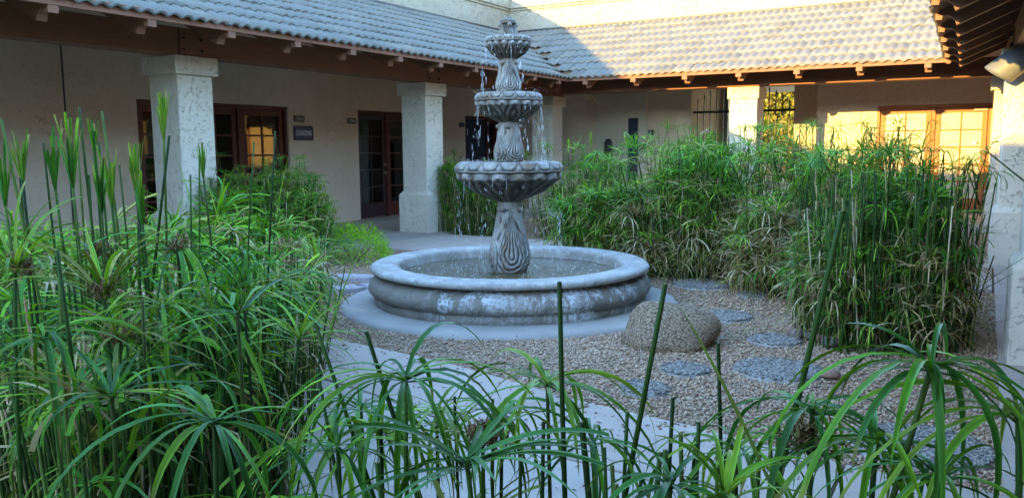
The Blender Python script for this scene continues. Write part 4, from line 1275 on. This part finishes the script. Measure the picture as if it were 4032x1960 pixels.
def clump(label, inside, center, H, n, L, W, parts, seed, mixw=(0.62, 0.13, 0.13, 0.12), dead=0.35, tall=0, umb='mix', seg=4, spread=0.6, flat=0.35, leaves=13, fans=0, zmin=0.25, sty=(0.4, 0.4, 0.2), seeds=0, stems=0.0, emerge=0, dry=0.0):
    """inside(r) -> (x, y, rho) sampler; H height"""
    r = np.random.default_rng(seed)
    e = empty('umbrella_sedge', (center[0], center[1], 0)); tag(e, label, 'sedge plant', 'umbrella sedge clumps round the fountain')
    pals = [GREEN, FRESH, OLIVE, STRAW]
    LB, SB = Bag(), Bag()
    c = np.array(center)
    hubs = []
    for i in range(n):
        x, y, rho = inside(r)
        hs = H * (1 - flat * rho ** 2.5)
        z = hs * (zmin + (1 - zmin) * r.uniform(0, 1) ** 0.55) * (1 + 0.22 * (r.uniform() < 0.16) * r.uniform())
        z *= 1 + 0.10 * math.sin(x * 4.1 + y * 2.3 + seed)
        hubs.append((x, y, z, rho))
    hubs.sort(key=lambda h: -h[2] - 0.15 * h[3])
    big = hubs[:parts]
    idx = np.arange(len(big)); r.shuffle(idx)
    bases = []
    for i, (x, y, z, rho) in enumerate(hubs):
        bx, by = c[0] + (x - c[0]) * spread + r.normal(0, 0.04), c[1] + (y - c[1]) * spread + r.normal(0, 0.04)
        bases.append((bx, by))
        if i < parts:
            place_umbel(e, 'dry' if r.uniform() < 0.08 else umb, (x, y, z + 0.02), L / (0.20 if umb == 'mix' else 0.15), r)
            continue
        w = r.choice(4, p=mixw)
        if dry and z < dry * H and r.uniform() < 0.42: w = 3
        if dry and z > 0.86 * H and r.uniform() < 0.45: w = 1  # clump tops turned yellow-green, a highlight put into the leaf colour
        st = ['droop', 'star', 'brush'][r.choice(3, p=sty)]
        a = whorl(r, (x, y, z), leaves, st, L * r.uniform(0.75, 1.2), W, seg, False, (r.uniform(0, 0.4), r.uniform(0, 6.28)))
        V, F, per = ribbons(*a)
        LB.add(V, F, per, pick(r, pals[w], leaves))
    P1 = np.array([(h[0], h[1], h[2]) for h in hubs]); P0 = np.array([(b[0], b[1], -0.02) for b in bases])
    N = len(P1)
    V, F, per = tubes(P0, P1, np.stack([r.normal(0, 0.04, N), r.normal(0, 0.04, N), np.zeros(N)], -1), np.full(N, 0.0050), np.full(N, 0.0036), 4, 3)
    SB.add(V, F, per, np.where(r.uniform(0, 1, (N, 1)) < 0.2, pick(r, STRAW, N), pick(r, STALKC, N) * 1.5))
    # dry and fallen blades low in the clump
    if seeds:
        for _ in range(seeds):
            x, y, rho = inside(r); h = np.array([x, y, H * r.uniform(0.85, 1.12)]); k = 46
            q = r.normal(0, 1, (k, 3)); q /= np.linalg.norm(q, axis=1)[:, None]; q[:, 2] = np.abs(q[:, 2]) * 0.7
            tp = h + q * r.uniform(0.015, 0.075, (k, 1))
            V, F, per = tubes(tp - q * 0.012, tp + q * 0.008 + r.normal(0, 0.004, (k, 3)), np.zeros((k, 3)), np.full(k, .0042), np.full(k, .0020), 4, 1)
            SB.add(V, F, per, pick(r, np.array([(0.22, 0.13, 0.06), (0.30, 0.20, 0.10), (0.15, 0.085, 0.04)]), k))
            V, F, per = tubes(np.repeat(h[None], k, 0), tp, np.zeros((k, 3)), np.full(k, .0009), np.full(k, .0007), 4, 1); SB.add(V, F, per, pick(r, OLIVE, k))
    ns = int(n * stems)
    if ns:
        pts = np.array([inside(r) for _ in range(ns)])
        P0 = np.stack([pts[:, 0], pts[:, 1], np.full(ns, -0.02)], -1); P1 = P0 + np.stack([r.normal(0, 0.07, ns), r.normal(0, 0.07, ns), H * r.uniform(0.5, 1.15, ns)], -1)
        V, F, per = tubes(P0, P1, np.zeros((ns, 3)), np.full(ns, 0.0052), np.full(ns, 0.0040), 4, 2)
        SB.add(V, F, per, np.where(r.uniform(0, 1, (ns, 1)) < 0.15, pick(r, STRAW, ns), pick(r, STALKC, ns) * 1.2))
    nd = int(n * dead * 6)
    if nd:
        pts = np.array([inside(r) for _ in range(nd)])
        P0 = np.stack([pts[:, 0], pts[:, 1], H * r.uniform(0.10, 0.75, nd) * (1 - flat * pts[:, 2] ** 2.5)], -1)
        V, F, per = ribbons(P0, r.uniform(0, 6.28, nd), r.normal(-0.2, 0.7, nd), r.uniform(0.2, 1.5, nd), L * r.uniform(0.6, 1.3, nd), W * r.uniform(0.5, 0.9, nd), 3, r.uniform(0, 1, nd) < 0.2, False, r.normal(0, 0.4, nd), r.normal(0, 0.8, nd))
        LB.add(V, F, per, np.where(r.uniform(0, 1, (nd, 1)) < 0.6, pick(r, STRAW, nd), pick(r, OLIVE, nd)))
    link('foliage', LB.mesh('foliage'), M['leaf'], e, True, 'stuff')
    link('stems', SB.mesh('stems'), M['stalk'], e, True, 'stuff')
    for i in range(emerge):
        x, y, rho = inside(r); zz = min(H * r.uniform(1.04, 1.28), H + 0.22)
        x2, y2 = c[0] + (x - c[0]) * 1.15, c[1] + (y - c[1]) * 1.15
        stalk(e, (x2, y2, zz), (c[0] + (x - c[0]) * spread, c[1] + (y - c[1]) * spread), r, 0.0036, False)
        place_umbel(e, umb, (x2, y2, zz), L / (0.20 if umb == 'mix' else 0.15), r, 0.3)
    for i in range(fans):
        x, y, rho = inside(r); place_umbel(e, 'fan', (x, y, H * r.uniform(0.95, 1.2)), L / 0.2, r, 0.10)
    for i in range(tall):
        x, y, rho = inside(r)
        stalk(e, (x, y, H * r.uniform(0.95, 1.18)), (x + r.normal(0, 0.12), y + r.normal(0, 0.12)), r, 0.0032)
    return e

def stalk(e, top, base, r, rad=0.006, cut=True, name='stalk', col=None, bend=0.0):
    V, F, per = tubes(np.array([[base[0], base[1], -0.02]]), np.array([list(top)]), np.array([[r.normal(0, 0.015) + bend * RIGHT[0], r.normal(0, 0.015) + bend * RIGHT[1], 0]]), np.array([rad * 1.25]), np.array([rad * 0.85]), 6, 6)
    c = np.repeat((pick(r, STALKC, 1) * (1.1 if col is None else 1)) if col is None else np.array([col]), per, 0)
    # close the cut tip
    k = len(V); tip = V[-6:].mean(0) + (0, 0, rad * 0.4)
    V = np.concatenate([V, tip[None]]); F3 = np.array([(k - 6 + i, k - 6 + (i + 1) % 6, k) for i in range(6)])
    c = np.concatenate([c, np.array([(0.40, 0.30, 0.18)]) if cut else c[-1:]])
    return link(name, np_mesh(name, V, [F, F3], c, True), M['stalk'], e, True)

def ell(cx, cy, rx, ry):
    def f(r):
        rho = math.sqrt(r.uniform()); a = r.uniform(0, 6.283)
        return cx + rx * rho * math.cos(a), cy + ry * rho * math.sin(a), rho
    return f
def poly(pts):
    pts = np.array(pts); lo, hi = pts.min(0), pts.max(0)
    def f(r):
        while True:
            x, y = r.uniform(lo[0], hi[0]), r.uniform(lo[1], hi[1]); c = False; j = len(pts) - 1
            for i in range(len(pts)):
                if (pts[i, 1] > y) != (pts[j, 1] > y) and x < (pts[j, 0] - pts[i, 0]) * (y - pts[i, 1]) / (pts[j, 1] - pts[i, 1]) + pts[i, 0]: c = not c
                j = i
            if c: return x, y, r.uniform(0, 0.7)
    return f
# middle distance and background clumps
clump('dense rounded fine-leaved mound in front of the counseling doors by the first pillar', ell(-7.12, 6.72, 0.78, 0.80), (-7.12, 6.72), 1.16, 1150, 0.105, 0.0080, 90, 201, (0.50, 0.25, 0.15, 0.10), 0.12, 0, 'fine', 3, 0.75, 0.45, 13, emerge=2)
clump('clipped dark sedge clump behind the left of the fountain at the second pillar', ell(-7.05, 11.15, 0.85, 0.42), (-7.05, 11.15), 1.02, 760, 0.13, 0.0080, 60, 202, (0.74, 0.06, 0.06, 0.14), 0.8, 14, 'fine', 3, 0.9, 0.12, 13, 5, emerge=4)
clump('yellow-green sedge clump showing just right of the fountain column', ell(-5.2, 11.25, 0.95, 0.50), (-5.2, 11.25), 1.15, 330, 0.18, 0.0095, 60, 203, (0.30, 0.30, 0.30, 0.10), 0.5, 8, 'mix', 3, 0.85, 0.25, 13, 3, emerge=8, dry=0.6)
clump('tall sedge clump in front of the iron gate and sunlit pillar', ell(-3.3, 11.5, 1.15, 0.60), (-3.3, 11.5), 1.38, 420, 0.21, 0.010, 70, 204, (0.45, 0.22, 0.20, 0.13), 0.3, 12, 'mix', 3, 0.8, 0.25, emerge=14, dry=0.5)
clump('sedge clump standing before the tan double doors', ell(-1.5, 11.6, 0.85, 0.65), (-1.5, 11.6), 1.40, 330, 0.22, 0.010, 60, 205, (0.45, 0.22, 0.20, 0.13), 0.3, 16, 'mix', 3, 0.8, 0.25, emerge=14, dry=0.5)
clump('broad leafy sedge mass right of the fountain behind the basin', ell(-2.75, 8.32, 1.02, 0.50), (-2.75, 8.32), 1.14, 520, 0.225, 0.0105, 90, 206, (0.47, 0.16, 0.17, 0.20), 1.0, 10, 'mix', 4, 0.55, 0.58, 13, 0, 0.10, (0.30, 0.50, 0.20), emerge=30, seeds=14, dry=0.62)
clump('straw-mixed sedge clump between the fountain mass and the right clump', ell(-1.35, 7.75, 0.72, 0.58), (-1.35, 7.75), 1.10, 400, 0.22, 0.0100, 60, 207, (0.43, 0.15, 0.17, 0.25), 1.3, 10, 'mix', 4, 0.55, 0.55, 13, 0, 0.08, (0.30, 0.50, 0.20), emerge=20, seeds=14, dry=0.7)
clump('upright sedge clump on the right with dense stems rising from the gravel', ell(-0.60, 6.22, 0.60, 0.58), (-0.60, 6.22), 1.08, 440, 0.21, 0.0095, 60, 208, (0.50, 0.16, 0.16, 0.18), 0.6, 14, 'mix', 4, 0.62, 0.50, 13, 0, 0.12, (0.30, 0.48, 0.22), emerge=24, seeds=6, stems=0.8, dry=0.5)
clump('low spreading sedge right behind the basin rim hiding the bench', ell(-3.68, 8.36, 0.58, 0.28), (-3.68, 8.36), 0.84, 200, 0.25, 0.0125, 40, 209, (0.66, 0.14, 0.12, 0.08), 0.5, 3, 'mix', 4, 0.75, 0.25)
# left bed, nearer to the viewer
clump('tangled sedge bed at far left below the tiled eave', poly([(-6.6, 3.0), (-6.9, 4.8), (-4.5, 4.75), (-3.75, 4.05), (-3.6, 3.0), (-5.2, 2.5)]), (-5.0, 3.8), 0.64, 560, 0.21, 0.0105, 50, 210, (0.46, 0.16, 0.18, 0.20), 0.9, 0, 'mix', 6, 0.85, 0.15, 13, 0, 0.25, (0.55, 0.18, 0.27), 60, 0.5, emerge=0, dry=0.7)
clump('overgrown sedge bed left of the path with drooping leaves', poly([(-3.6, 1.9), (-4.9, 2.6), (-4.3, 3.4), (-3.7, 4.0), (-3.25, 3.45), (-2.45, 2.45), (-2.3, 1.9)]), (-3.3, 2.7), 0.80, 380, 0.26, 0.0125, 50, 211, (0.52, 0.17, 0.15, 0.16), 0.7, 0, 'mix', 7, 0.88, 0.12, 13, 0, 0.50, (0.58, 0.12, 0.30), 60, 1.6, emerge=10, dry=0.7)
clump('nearest left sedge thicket of dark stems and arching leaves', poly([(-1.75, 1.05), (-3.6, 1.75), (-3.1, 2.2), (-2.45, 2.4), (-1.85, 1.7)]), (-2.4, 1.8), 0.85, 230, 0.24, 0.0125, 30, 212, (0.68, 0.16, 0.10, 0.06), 0.5, 0, 'mix', 7, 0.92, 0.08, 12, 0, 0.62, (0.6, 0.12, 0.28), 16, 3.0)

# ---- foreground plants: every blade is a piece of its own
def front_plant(label, center):
    e = empty('umbrella_sedge', (center[0], center[1], 0)); tag(e, label, 'sedge plant', 'umbrella sedge clumps round the fountain'); return e
def front_umbel(e, px, py, d, style, n, L, W, pal, seed, lean=0.0, tilt=(0, 0), rad=0.005, flowers=0):
    if style in ('droop', 'star', 'brush'): L, n = L * 1.28, n + 5
    W = W * (0.80 if style != 'fan' else 1.0)
    r = np.random.default_rng(seed); hub = P(px, py, d)
    base = hub + RIGHT * lean + np.array([r.normal(0, .02), r.normal(0, .02), 0])
    s = stalk(e, tuple(hub), (base[0], base[1]), r, rad, False)
    a = whorl(r, hub, n, style, L, W, 9, True, tilt)
    cols = pick(r, pal, n)
    for i in range(n):
        one = [x[i:i + 1] if isinstance(x, np.ndarray) else x for x in a]
        V, F, per = ribbons(*one)
        cc = np.repeat(cols[i:i + 1] * 0.98, per, 0)
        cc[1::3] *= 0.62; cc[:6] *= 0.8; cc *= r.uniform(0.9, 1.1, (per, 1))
        if r.uniform() < 0.35: cc[-6:] = cc[-6:] * 0.4 + np.array([0.30, 0.21, 0.08]) * 0.6     # browned tip
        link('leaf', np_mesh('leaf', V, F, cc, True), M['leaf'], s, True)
    if flowers:
        k = flowers; q = r.normal(0, 1, (k, 3)); q /= np.linalg.norm(q, axis=1)[:, None]; q[:, 2] = np.abs(q[:, 2])
        tip = hub + q * r.uniform(0.02, 0.055, (k, 1))
        b = Bag(); V, F, per = tubes(np.repeat(hub[None], k, 0), tip, np.zeros((k, 3)), np.full(k, .0008), np.full(k, .0006), 4, 2); b.add(V, F, per, pick(r, OLIVE, k))
        for _ in range(6):
            V, F = scatter(tip + r.normal(0, 0.006, (k, 3)), np.stack([np.full(k, .0022)] * 2 + [np.full(k, .0065)], -1), 0.1, True, (OCT, OCF), seed + _)
            F4 = np.concatenate([F, F[:, :1]], 1)
            b.V.append(V); b.F.append(np.stack([F[:, 0], F[:, 1], F[:, 2], F[:, 2]], -1) + b.n) if False else None
            if False: pass
            b.V.pop(); 
            V2, F2, per2 = tubes(tip + r.normal(0, 0.005, (k, 3)), tip + r.normal(0, 0.011, (k, 3)), np.zeros((k, 3)), np.full(k, .0022), np.full(k, .0010), 4, 1)
            b.add(V2, F2, per2, pick(r, np.array([(0.20, 0.11, 0.05), (0.28, 0.18, 0.08), (0.13, 0.07, 0.035)]), k))
        link('flower_head', b.mesh('flower_head'), M['stalk'], s, True)
    return s
A = front_plant('sedge plant at bottom left with long drooping leaves near the path', P(840, 1900, 1.4))
front_umbel(A, 845, 1655, 1.40, 'droop', 15, 0.27, 0.0165, GREEN, 301, 0.05, (0.25, 3.6))
front_umbel(A, 935, 1225, 1.95, 'star', 9, 0.22, 0.015, GREEN, 302, 0.06, (0.5, 0.6))
front_umbel(A, 440, 1555, 1.75, 'star', 15, 0.20, 0.012, np.concatenate([OLIVE, GREEN]), 303, 0.02)
front_umbel(A, 470, 1335, 2.1, 'star', 16, 0.21, 0.011, OLIVE, 304, 0.0, flowers=26)
front_umbel(A, 410, 1165, 2.2, 'brush', 17, 0.22, 0.0125, np.concatenate([FRESH, OLIVE]), 305, 0.0, flowers=30)
front_umbel(A, 60, 1070, 2.3, 'brush', 15, 0.22, 0.012, FRESH, 306, 0.0, flowers=30)
front_umbel(A, 700, 985, 2.5, 'droop', 16, 0.27, 0.014, GREEN, 307, 0.0, flowers=22)
front_umbel(A, 380, 1000, 2.8, 'star', 14, 0.20, 0.012, OLIVE, 308, 0.0, flowers=30)
front_umbel(A, 1180, 1330, 2.3, 'star', 11, 0.20, 0.011, FRESH, 309, -0.1)
front_umbel(A, 640, 1200, 2.2, 'droop', 15, 0.24, 0.012, FRESH, 310, 0.0)
front_umbel(A, 180, 1330, 1.9, 'droop', 15, 0.24, 0.012, GREEN, 311, 0.0)
B = front_plant('sedge plant at bottom centre arching over the pale path', P(1800, 1900, 1.5))
front_umbel(B, 1597, 1480, 1.45, 'droop', 17, 0.27, 0.0155, GREEN, 321, 0.04)
front_umbel(B, 2155, 1512, 1.65, 'droop', 17, 0.26, 0.0145, np.concatenate([FRESH, GREEN[:2]]), 322, 0.0)
front_umbel(B, 1838, 1815, 1.22, 'star', 18, 0.20, 0.0155, GREEN[[2, 5, 4]], 323, 0.0, (0.15, 0.6))
front_umbel(B, 1900, 1740, 1.55, 'star', 10, 0.13, 0.009, OLIVE, 324, 0.0, flowers=34)
front_umbel(B, 1500, 1690, 1.6, 'droop', 13, 0.23, 0.013, FRESH, 325, 0.0)
front_umbel(B, 1330, 1760, 1.5, 'droop', 13, 0.26, 0.014, GREEN, 326, 0.05)
front_umbel(B, 1980, 1620, 1.75, 'droop', 12, 0.22, 0.013, GREEN, 327, 0.0)
C = front_plant('sedge plant at bottom right with broad leaves hanging over the gravel', P(3400, 1900, 1.4))
front_umbel(B, 1720, 1620, 1.7, 'droop', 15, 0.24, 0.012, FRESH, 328, 0.0)
front_umbel(B, 1420, 1600, 1.8, 'droop', 15, 0.25, 0.012, GREEN, 329, 0.0)
front_umbel(B, 2330, 1740, 1.5, 'droop', 13, 0.20, 0.011, GREEN, 330, 0.0)
front_umbel(C, 2900, 1760, 1.5, 'droop', 13, 0.2, 0.011, FRESH, 348, 0.0)
front_umbel(C, 3450, 1740, 1.35, 'droop', 13, 0.2, 0.013, GREEN, 349, 0.0)
front_umbel(C, 3668, 1440, 1.30, 'droop', 19, 0.27, 0.0150, GREEN, 341, -0.25, (0.1, 2.6))
front_umbel(C, 3200, 1608, 1.40, 'droop', 15, 0.25, 0.0155, GREEN, 342, -0.02)
front_umbel(C, 3190, 1775, 1.40, 'star', 12, 0.15, 0.011, GREEN, 343, 0.0, flowers=36)
front_umbel(C, 2640, 1895, 1.20, 'droop', 14, 0.16, 0.0125, GREEN[[2, 5]], 344, 0.0)
front_umbel(C, 4010, 1640, 1.35, 'droop', 15, 0.26, 0.015, FRESH, 345, 0.05)
front_umbel(C, 2860, 1940, 1.15, 'brush', 12, 0.12, 0.011, FRESH, 346, 0.0)
front_umbel(C, 3700, 1880, 1.25, 'droop', 15, 0.2, 0.012, GREEN, 347, 0.0)
def undergrowth(e, spots, seed):
    r = np.random.default_rng(seed); b = Bag()
    for px, d, k, zt in spots:
        c = P(px, 1800, d)
        for _ in range(k):
            h = np.array([c[0] + r.normal(0, 0.10), c[1] + r.normal(0, 0.10), zt * r.uniform(0.55, 1.0)])
            a = whorl(r, h, 13, ['droop', 'droop', 'brush'][r.integers(0, 3)], 0.28, 0.014, 7, True)
            V, F, per = ribbons(*a); b.add(V, F, per, pick(r, [GREEN, FRESH, GREEN, OLIVE][r.integers(0, 4)], 13))
            V, F, per = tubes(np.array([[h[0], h[1], -0.02]]), h[None], r.normal(0, 0.02, (1, 3)), np.array([.006]), np.array([.004]), 4, 3); b.add(V, F, per, pick(r, STALKC, 1))
    link('undergrowth', b.mesh('undergrowth'), M['leaf'], e, True, 'stuff')
undergrowth(A, [(950, 1.6, 3, .62), (1150, 1.7, 5, .64)], 71)
undergrowth(B, [(1300, 1.6, 5, .62), (1550, 1.5, 4, .66), (1800, 1.5, 5, .66), (2050, 1.5, 5, .66), (2250, 1.6, 3, .55)], 72)
undergrowth(C, [(2700, 1.5, 3, .50), (3000, 1.4, 3, .55), (3400, 1.4, 3, .55), (3800, 1.3, 3, .6)], 73)
# single stalks: (top pixel, distance, foot pixel shift as metres to the right, radius)
rs = np.random.default_rng(55)
def single(e, lst):
    for px, py, d, lean, rad in lst:
        t = P(px, py, d); b = t + RIGHT * lean
        stalk(e, tuple(t), (b[0], b[1]), rs, rad * (0.72 if e is A else 0.88))
single(B, [(2203, 1110, 1.45, 0.04, .0062), (2470, 1620, 1.5, 0.0, .005), (1442, 1305, 1.6, 0.30, .0060), (1240, 1270, 1.7, 0.28, .0055), (1940, 1570, 1.6, 0.0, .0045),
           (2140, 1660, 1.35, 0.0, .005), (2290, 1660, 1.35, 0.10, .0075), (1790, 1560, 1.7, 0.02, .0045), (1485, 1820, 1.3, 0.05, .006), (1620, 1840, 1.35, 0.10, .006),
           (2380, 1760, 1.35, 0.0, .0042), (2410, 1830, 1.3, 0.0, .005), (2425, 1905, 1.2, 0.0, .006), (2050, 1800, 1.4, 0.0, .005)])
single(C, [(2620, 1118, 1.45, -0.20, .0062), (3318, 832, 1.5, -0.24, .0062), (2828, 1350, 1.6, 0.06, .0050), (2650, 1565, 1.5, 0.0, .005), (2680, 1700, 1.45, 0.0, .0055), (2752, 1660, 1.45, -0.02, .005),
           (2826, 1730, 1.45, 0.0, .005), (2880, 1745, 1.5, 0.05, .0045), (3065, 1665, 1.5, 0.0, .0048), (2600, 1780, 1.3, 0.0, .006), (2620, 1770, 1.35, 0.0, .006), (2740, 1720, 1.5, 0.0, .005), (2525, 1870, 1.3, 0.0, .0045), (2990, 1790, 1.4, -0.03, .005), (3030, 1710, 1.45, 0.02, .0045)])
single(A, [(5, 470, 2.6, 0.18, .0058), (312, 424, 2.8, 0.10, .0056), (266, 533, 2.7, 0.0, .0050), (402, 441, 2.9, 0.08, .006), (667, 535, 2.6, -0.22, .006), (300, 500, 3.0, 0.0, .005), (170, 560, 2.9, 0.05, .005),
           (470, 650, 2.8, 0.02, .0045), (545, 880, 2.4, -0.03, .0055), (1083, 520, 2.9, -0.12, .0050), (1000, 560, 3.3, -0.1, .005), (785, 610, 3.2, -0.1, .0055), (750, 690, 3.0, -0.05, .005), (232, 1000, 2.0, 0.0, .006), (560, 1180, 1.9, 0.02, .0055), (225, 985, 1.8, 0.01, .006),
           (80, 700, 2.6, 0.03, .005), (390, 560, 3.0, -0.03, .005), (350, 690, 2.7, 0.0, .005), (1310, 1100, 2.4, -0.2, .0045), (1250, 1450, 1.7, 0.15, .0055), (960, 1180, 2.0, 0.0, .005)])
SR = [o for o in bpy.data.objects if o.get('label', '').startswith('upright sedge clump on the right')][0]
for px, py, d, bx, by, bd in ((4030, 1015, 5.2, -0.35, 6.2, 0.30), (3990, 1075, 5.4, -0.40, 6.1, 0.28), (3900, 1120, 5.5, -0.45, 6.0, 0.2), (4025, 1240, 4.9, -0.3, 5.9, 0.3)):
    t = P(px, py, d); stalk(SR, tuple(t), (bx, by), rs, 0.0028, False, bend=-0.12)
def blade(e, px, py, d, L, W, az, e0, droop, pal, seed):
    r = np.random.default_rng(seed); p = P(px, py, d)
    V, F, per = ribbons(p[None], np.array([az]), np.array([e0]), np.array([droop]), np.array([L]), np.array([W]), 10, np.array([False]), True, np.array([0.0]), np.array([0.2]))
    link('leaf', np_mesh('leaf', V, F, np.repeat(pick(r, pal, 1), per, 0), True), M['leaf'], e, True)
AZL = math.atan2(-RIGHT[1], -RIGHT[0])
blade(C, 3075, 2010, 1.25, 0.36, 0.019, AZL, R(66), 0.12, OLIVE, 3)
blade(A, 1280, 1380, 2.2, 0.28, 0.022, AZL + 3.14, R(74), 0.2, FRESH, 4)
blade(A, 905, 1240, 2.0, 0.26, 0.016, AZL + 2.9, R(-60), 0.3, FRESH, 5)
for i, (px, py, d) in enumerate(((770, 720, 3.1), (840, 790, 3.0), (620, 1010, 2.7), (1090, 700, 3.4), (870, 760, 3.2))):
    blade(A, px, py + 160, d, 0.26, 0.013, AZL + (i % 2) * 3.1, R(80), 0.15, FRESH, 20 + i)
# upright cropped fans at far left
for k, (px, py, d, L, pal) in enumerate(((89, 663, 2.8, 0.15, FRESH), (218, 700, 2.8, 0.21, GREEN), (286, 690, 2.7, 0.21, GREEN), (372, 560, 3.0, 0.12, GREEN), (645, 497, 2.8, 0.15, FRESH), (535, 700, 2.7, 0.15, FRESH), (440, 760, 2.7, 0.17, FRESH), (20, 760, 2.6, 0.18, GREEN), (400, 790, 2.6, 0.16, GREEN), (560, 830, 2.5, 0.14, GREEN), (800, 650, 3.3, 0.13, GREEN))):
    front_umbel(A, px, py + 40, d, 'fan', 14, L * 0.9, 0.0085, pal, 360 + k, 0.03 if k != 4 else -0.05, rad=0.0045)

# fern-like bright green mound
def mound():
    r = np.random.default_rng(91); n = 5200
    th = r.uniform(0, 6.283, n); ph = np.arccos(r.uniform(0, 1, n)); k = r.uniform(0.72, 1.06, n) * (1 + 0.12 * np.sin(th * 3) * np.sin(ph * 4))
    x, y, z = 0.56 * k * np.sin(ph) * np.cos(th), 0.42 * k * np.sin(ph) * np.sin(th), 0.40 * k * np.cos(ph)
    Pt = np.stack([x, y, z + 0.01], -1)
    V, F, per = ribbons(Pt, th + r.normal(0, 0.9, n), np.pi / 2 - ph + r.normal(0, 0.5, n), r.uniform(0, 0.8, n), r.uniform(0.02, 0.05, n), r.uniform(0.006, 0.012, n), 2, np.zeros(n, bool), False, r.normal(0, 0.3, n), r.normal(0, 0.8, n))
    b = Bag(); b.add(V, F, per, pick(r, np.array([(0.22, 0.50, 0.010), (0.29, 0.58, 0.012), (0.15, 0.38, 0.010), (0.36, 0.62, 0.02)]), n))
    return b.mesh('foliage')
GM = empty('asparagus_fern', (-6.62, 7.62, 0)); tag(GM, 'feathery bright green mound of fern left of the basin', 'fern')
link('foliage', mound(), M['leaf'], GM, kind='stuff')
m = MB()
for k in range(9):
    a = k * 0.7; m.tube((0.05 * math.cos(a), 0.05 * math.sin(a), -0.02), (0.3 * math.cos(a), 0.22 * math.sin(a), 0.22), 0.006, 0.003, 5)
m.build('stems', M['bark'], GM)

# concrete bench half hidden behind the sedge
BN = empty('concrete_bench', (-4.80, 10.78, 0), 0.05); tag(BN, 'pale concrete bench half hidden in sedge right of the fountain column', 'bench')
m = MB(); m.box(-0.60, 0.60, -0.20, 0.20, 0.34, 0.42); m.build('seat', M['bench'], BN, 0.012, 2)
for x in (-0.40, 0.40):
    m = MB(); m.prism([(x - 0.12, -0.02), (x + 0.12, -0.02), (x + 0.08, 0.12), (x + 0.08, 0.24), (x + 0.13, 0.338), (x - 0.13, 0.338), (x - 0.08, 0.24), (x - 0.08, 0.12)], 1, -0.15, 0.15)
    m.build('leg', M['bench'], BN, 0.008)

# ------------------------------------------------------------------ trees outside, beyond the gate
def tree(x, y, h, cr, label, pal, seed, n=5200):
    r = np.random.default_rng(seed)
    e = empty('shade_tree', (x, y, -0.02)); tag(e, label, 'tree', 'trees outside beyond the gate')
    m = MB(); pts = [Vector((0, 0, 0)), Vector((0.1, 0, h * 0.25)), Vector((-0.05, 0.1, h * 0.5)), Vector((0.1, 0, h * 0.85))]
    for i in range(3): m.tube(pts[i], pts[i + 1], 0.20 - 0.05 * i, 0.15 - 0.05 * i, 10)
    tips = []
    for k in range(14):
        a = k * 2.4; s = pts[1].lerp(pts[3], r.uniform(0.0, 0.9)); t = Vector((math.cos(a) * cr * r.uniform(.5, .9), math.sin(a) * cr * r.uniform(.5, .9), s.z + h * r.uniform(0.02, 0.22)))
        m.tube(s, t, 0.06, 0.02, 6); tips.append(t)
    m.build('trunk', M['bark'], e)
    tips = np.array(tips + [pts[3]])
    c = tips[r.integers(0, len(tips), n)] + r.normal(0, 1, (n, 3)) * np.array([cr * 0.28, cr * 0.28, h * 0.11])
    V, F, per = ribbons(c, r.uniform(0, 6.28, n), r.normal(0, 0.7, n), r.uniform(0, 0.8, n), r.uniform(0.14, 0.34, n), r.uniform(0.08, 0.18, n), 2, np.zeros(n, bool), False, r.normal(0, 0.3, n), r.normal(0, 0.8, n))
    b = Bag(); b.add(V, F, per, pick(r, pal, n)); link('crown', b.mesh('crown'), M['treeleaf'], e, kind='stuff')
YEL = np.array([(0.22, 0.20, 0.03), (0.16, 0.17, 0.03), (0.28, 0.22, 0.04)])
tree(-9.6, 43.0, 6.5, 2.0, 'yellow-green sunlit tree right of the gate opening', YEL, 401, 8000)
tree(-12.6, 45.0, 7.0, 2.2, 'bare-branched brownish tree left of the gate opening beyond the pickets', np.concatenate([STRAW, OLIVE]), 402, 6000)
tree(-14.5, 40.0, 5.0, 1.8, 'low green tree glimpsed left of the sunlit pillar', np.concatenate([OLIVE, FRESH]), 403)
tree(-7.2, 47.0, 5.0, 2.2, 'farther tree behind the yellow-green tree at the gate', np.concatenate([OLIVE, YEL]), 404)
tree(-10.8, 41.0, 2.6, 1.3, 'low sunlit bush-like tree seen through the lower pickets', np.concatenate([FRESH, YEL]), 405, 6000)
tree(-11.2, 47.5, 6.0, 2.6, 'broad sunlit tree filling the view behind the gate pickets', np.concatenate([OLIVE, YEL, STRAW]), 406, 9000)
tree(-8.6, 42.0, 3.2, 1.6, 'low golden tree at the right jamb of the gate', YEL, 407, 6000)
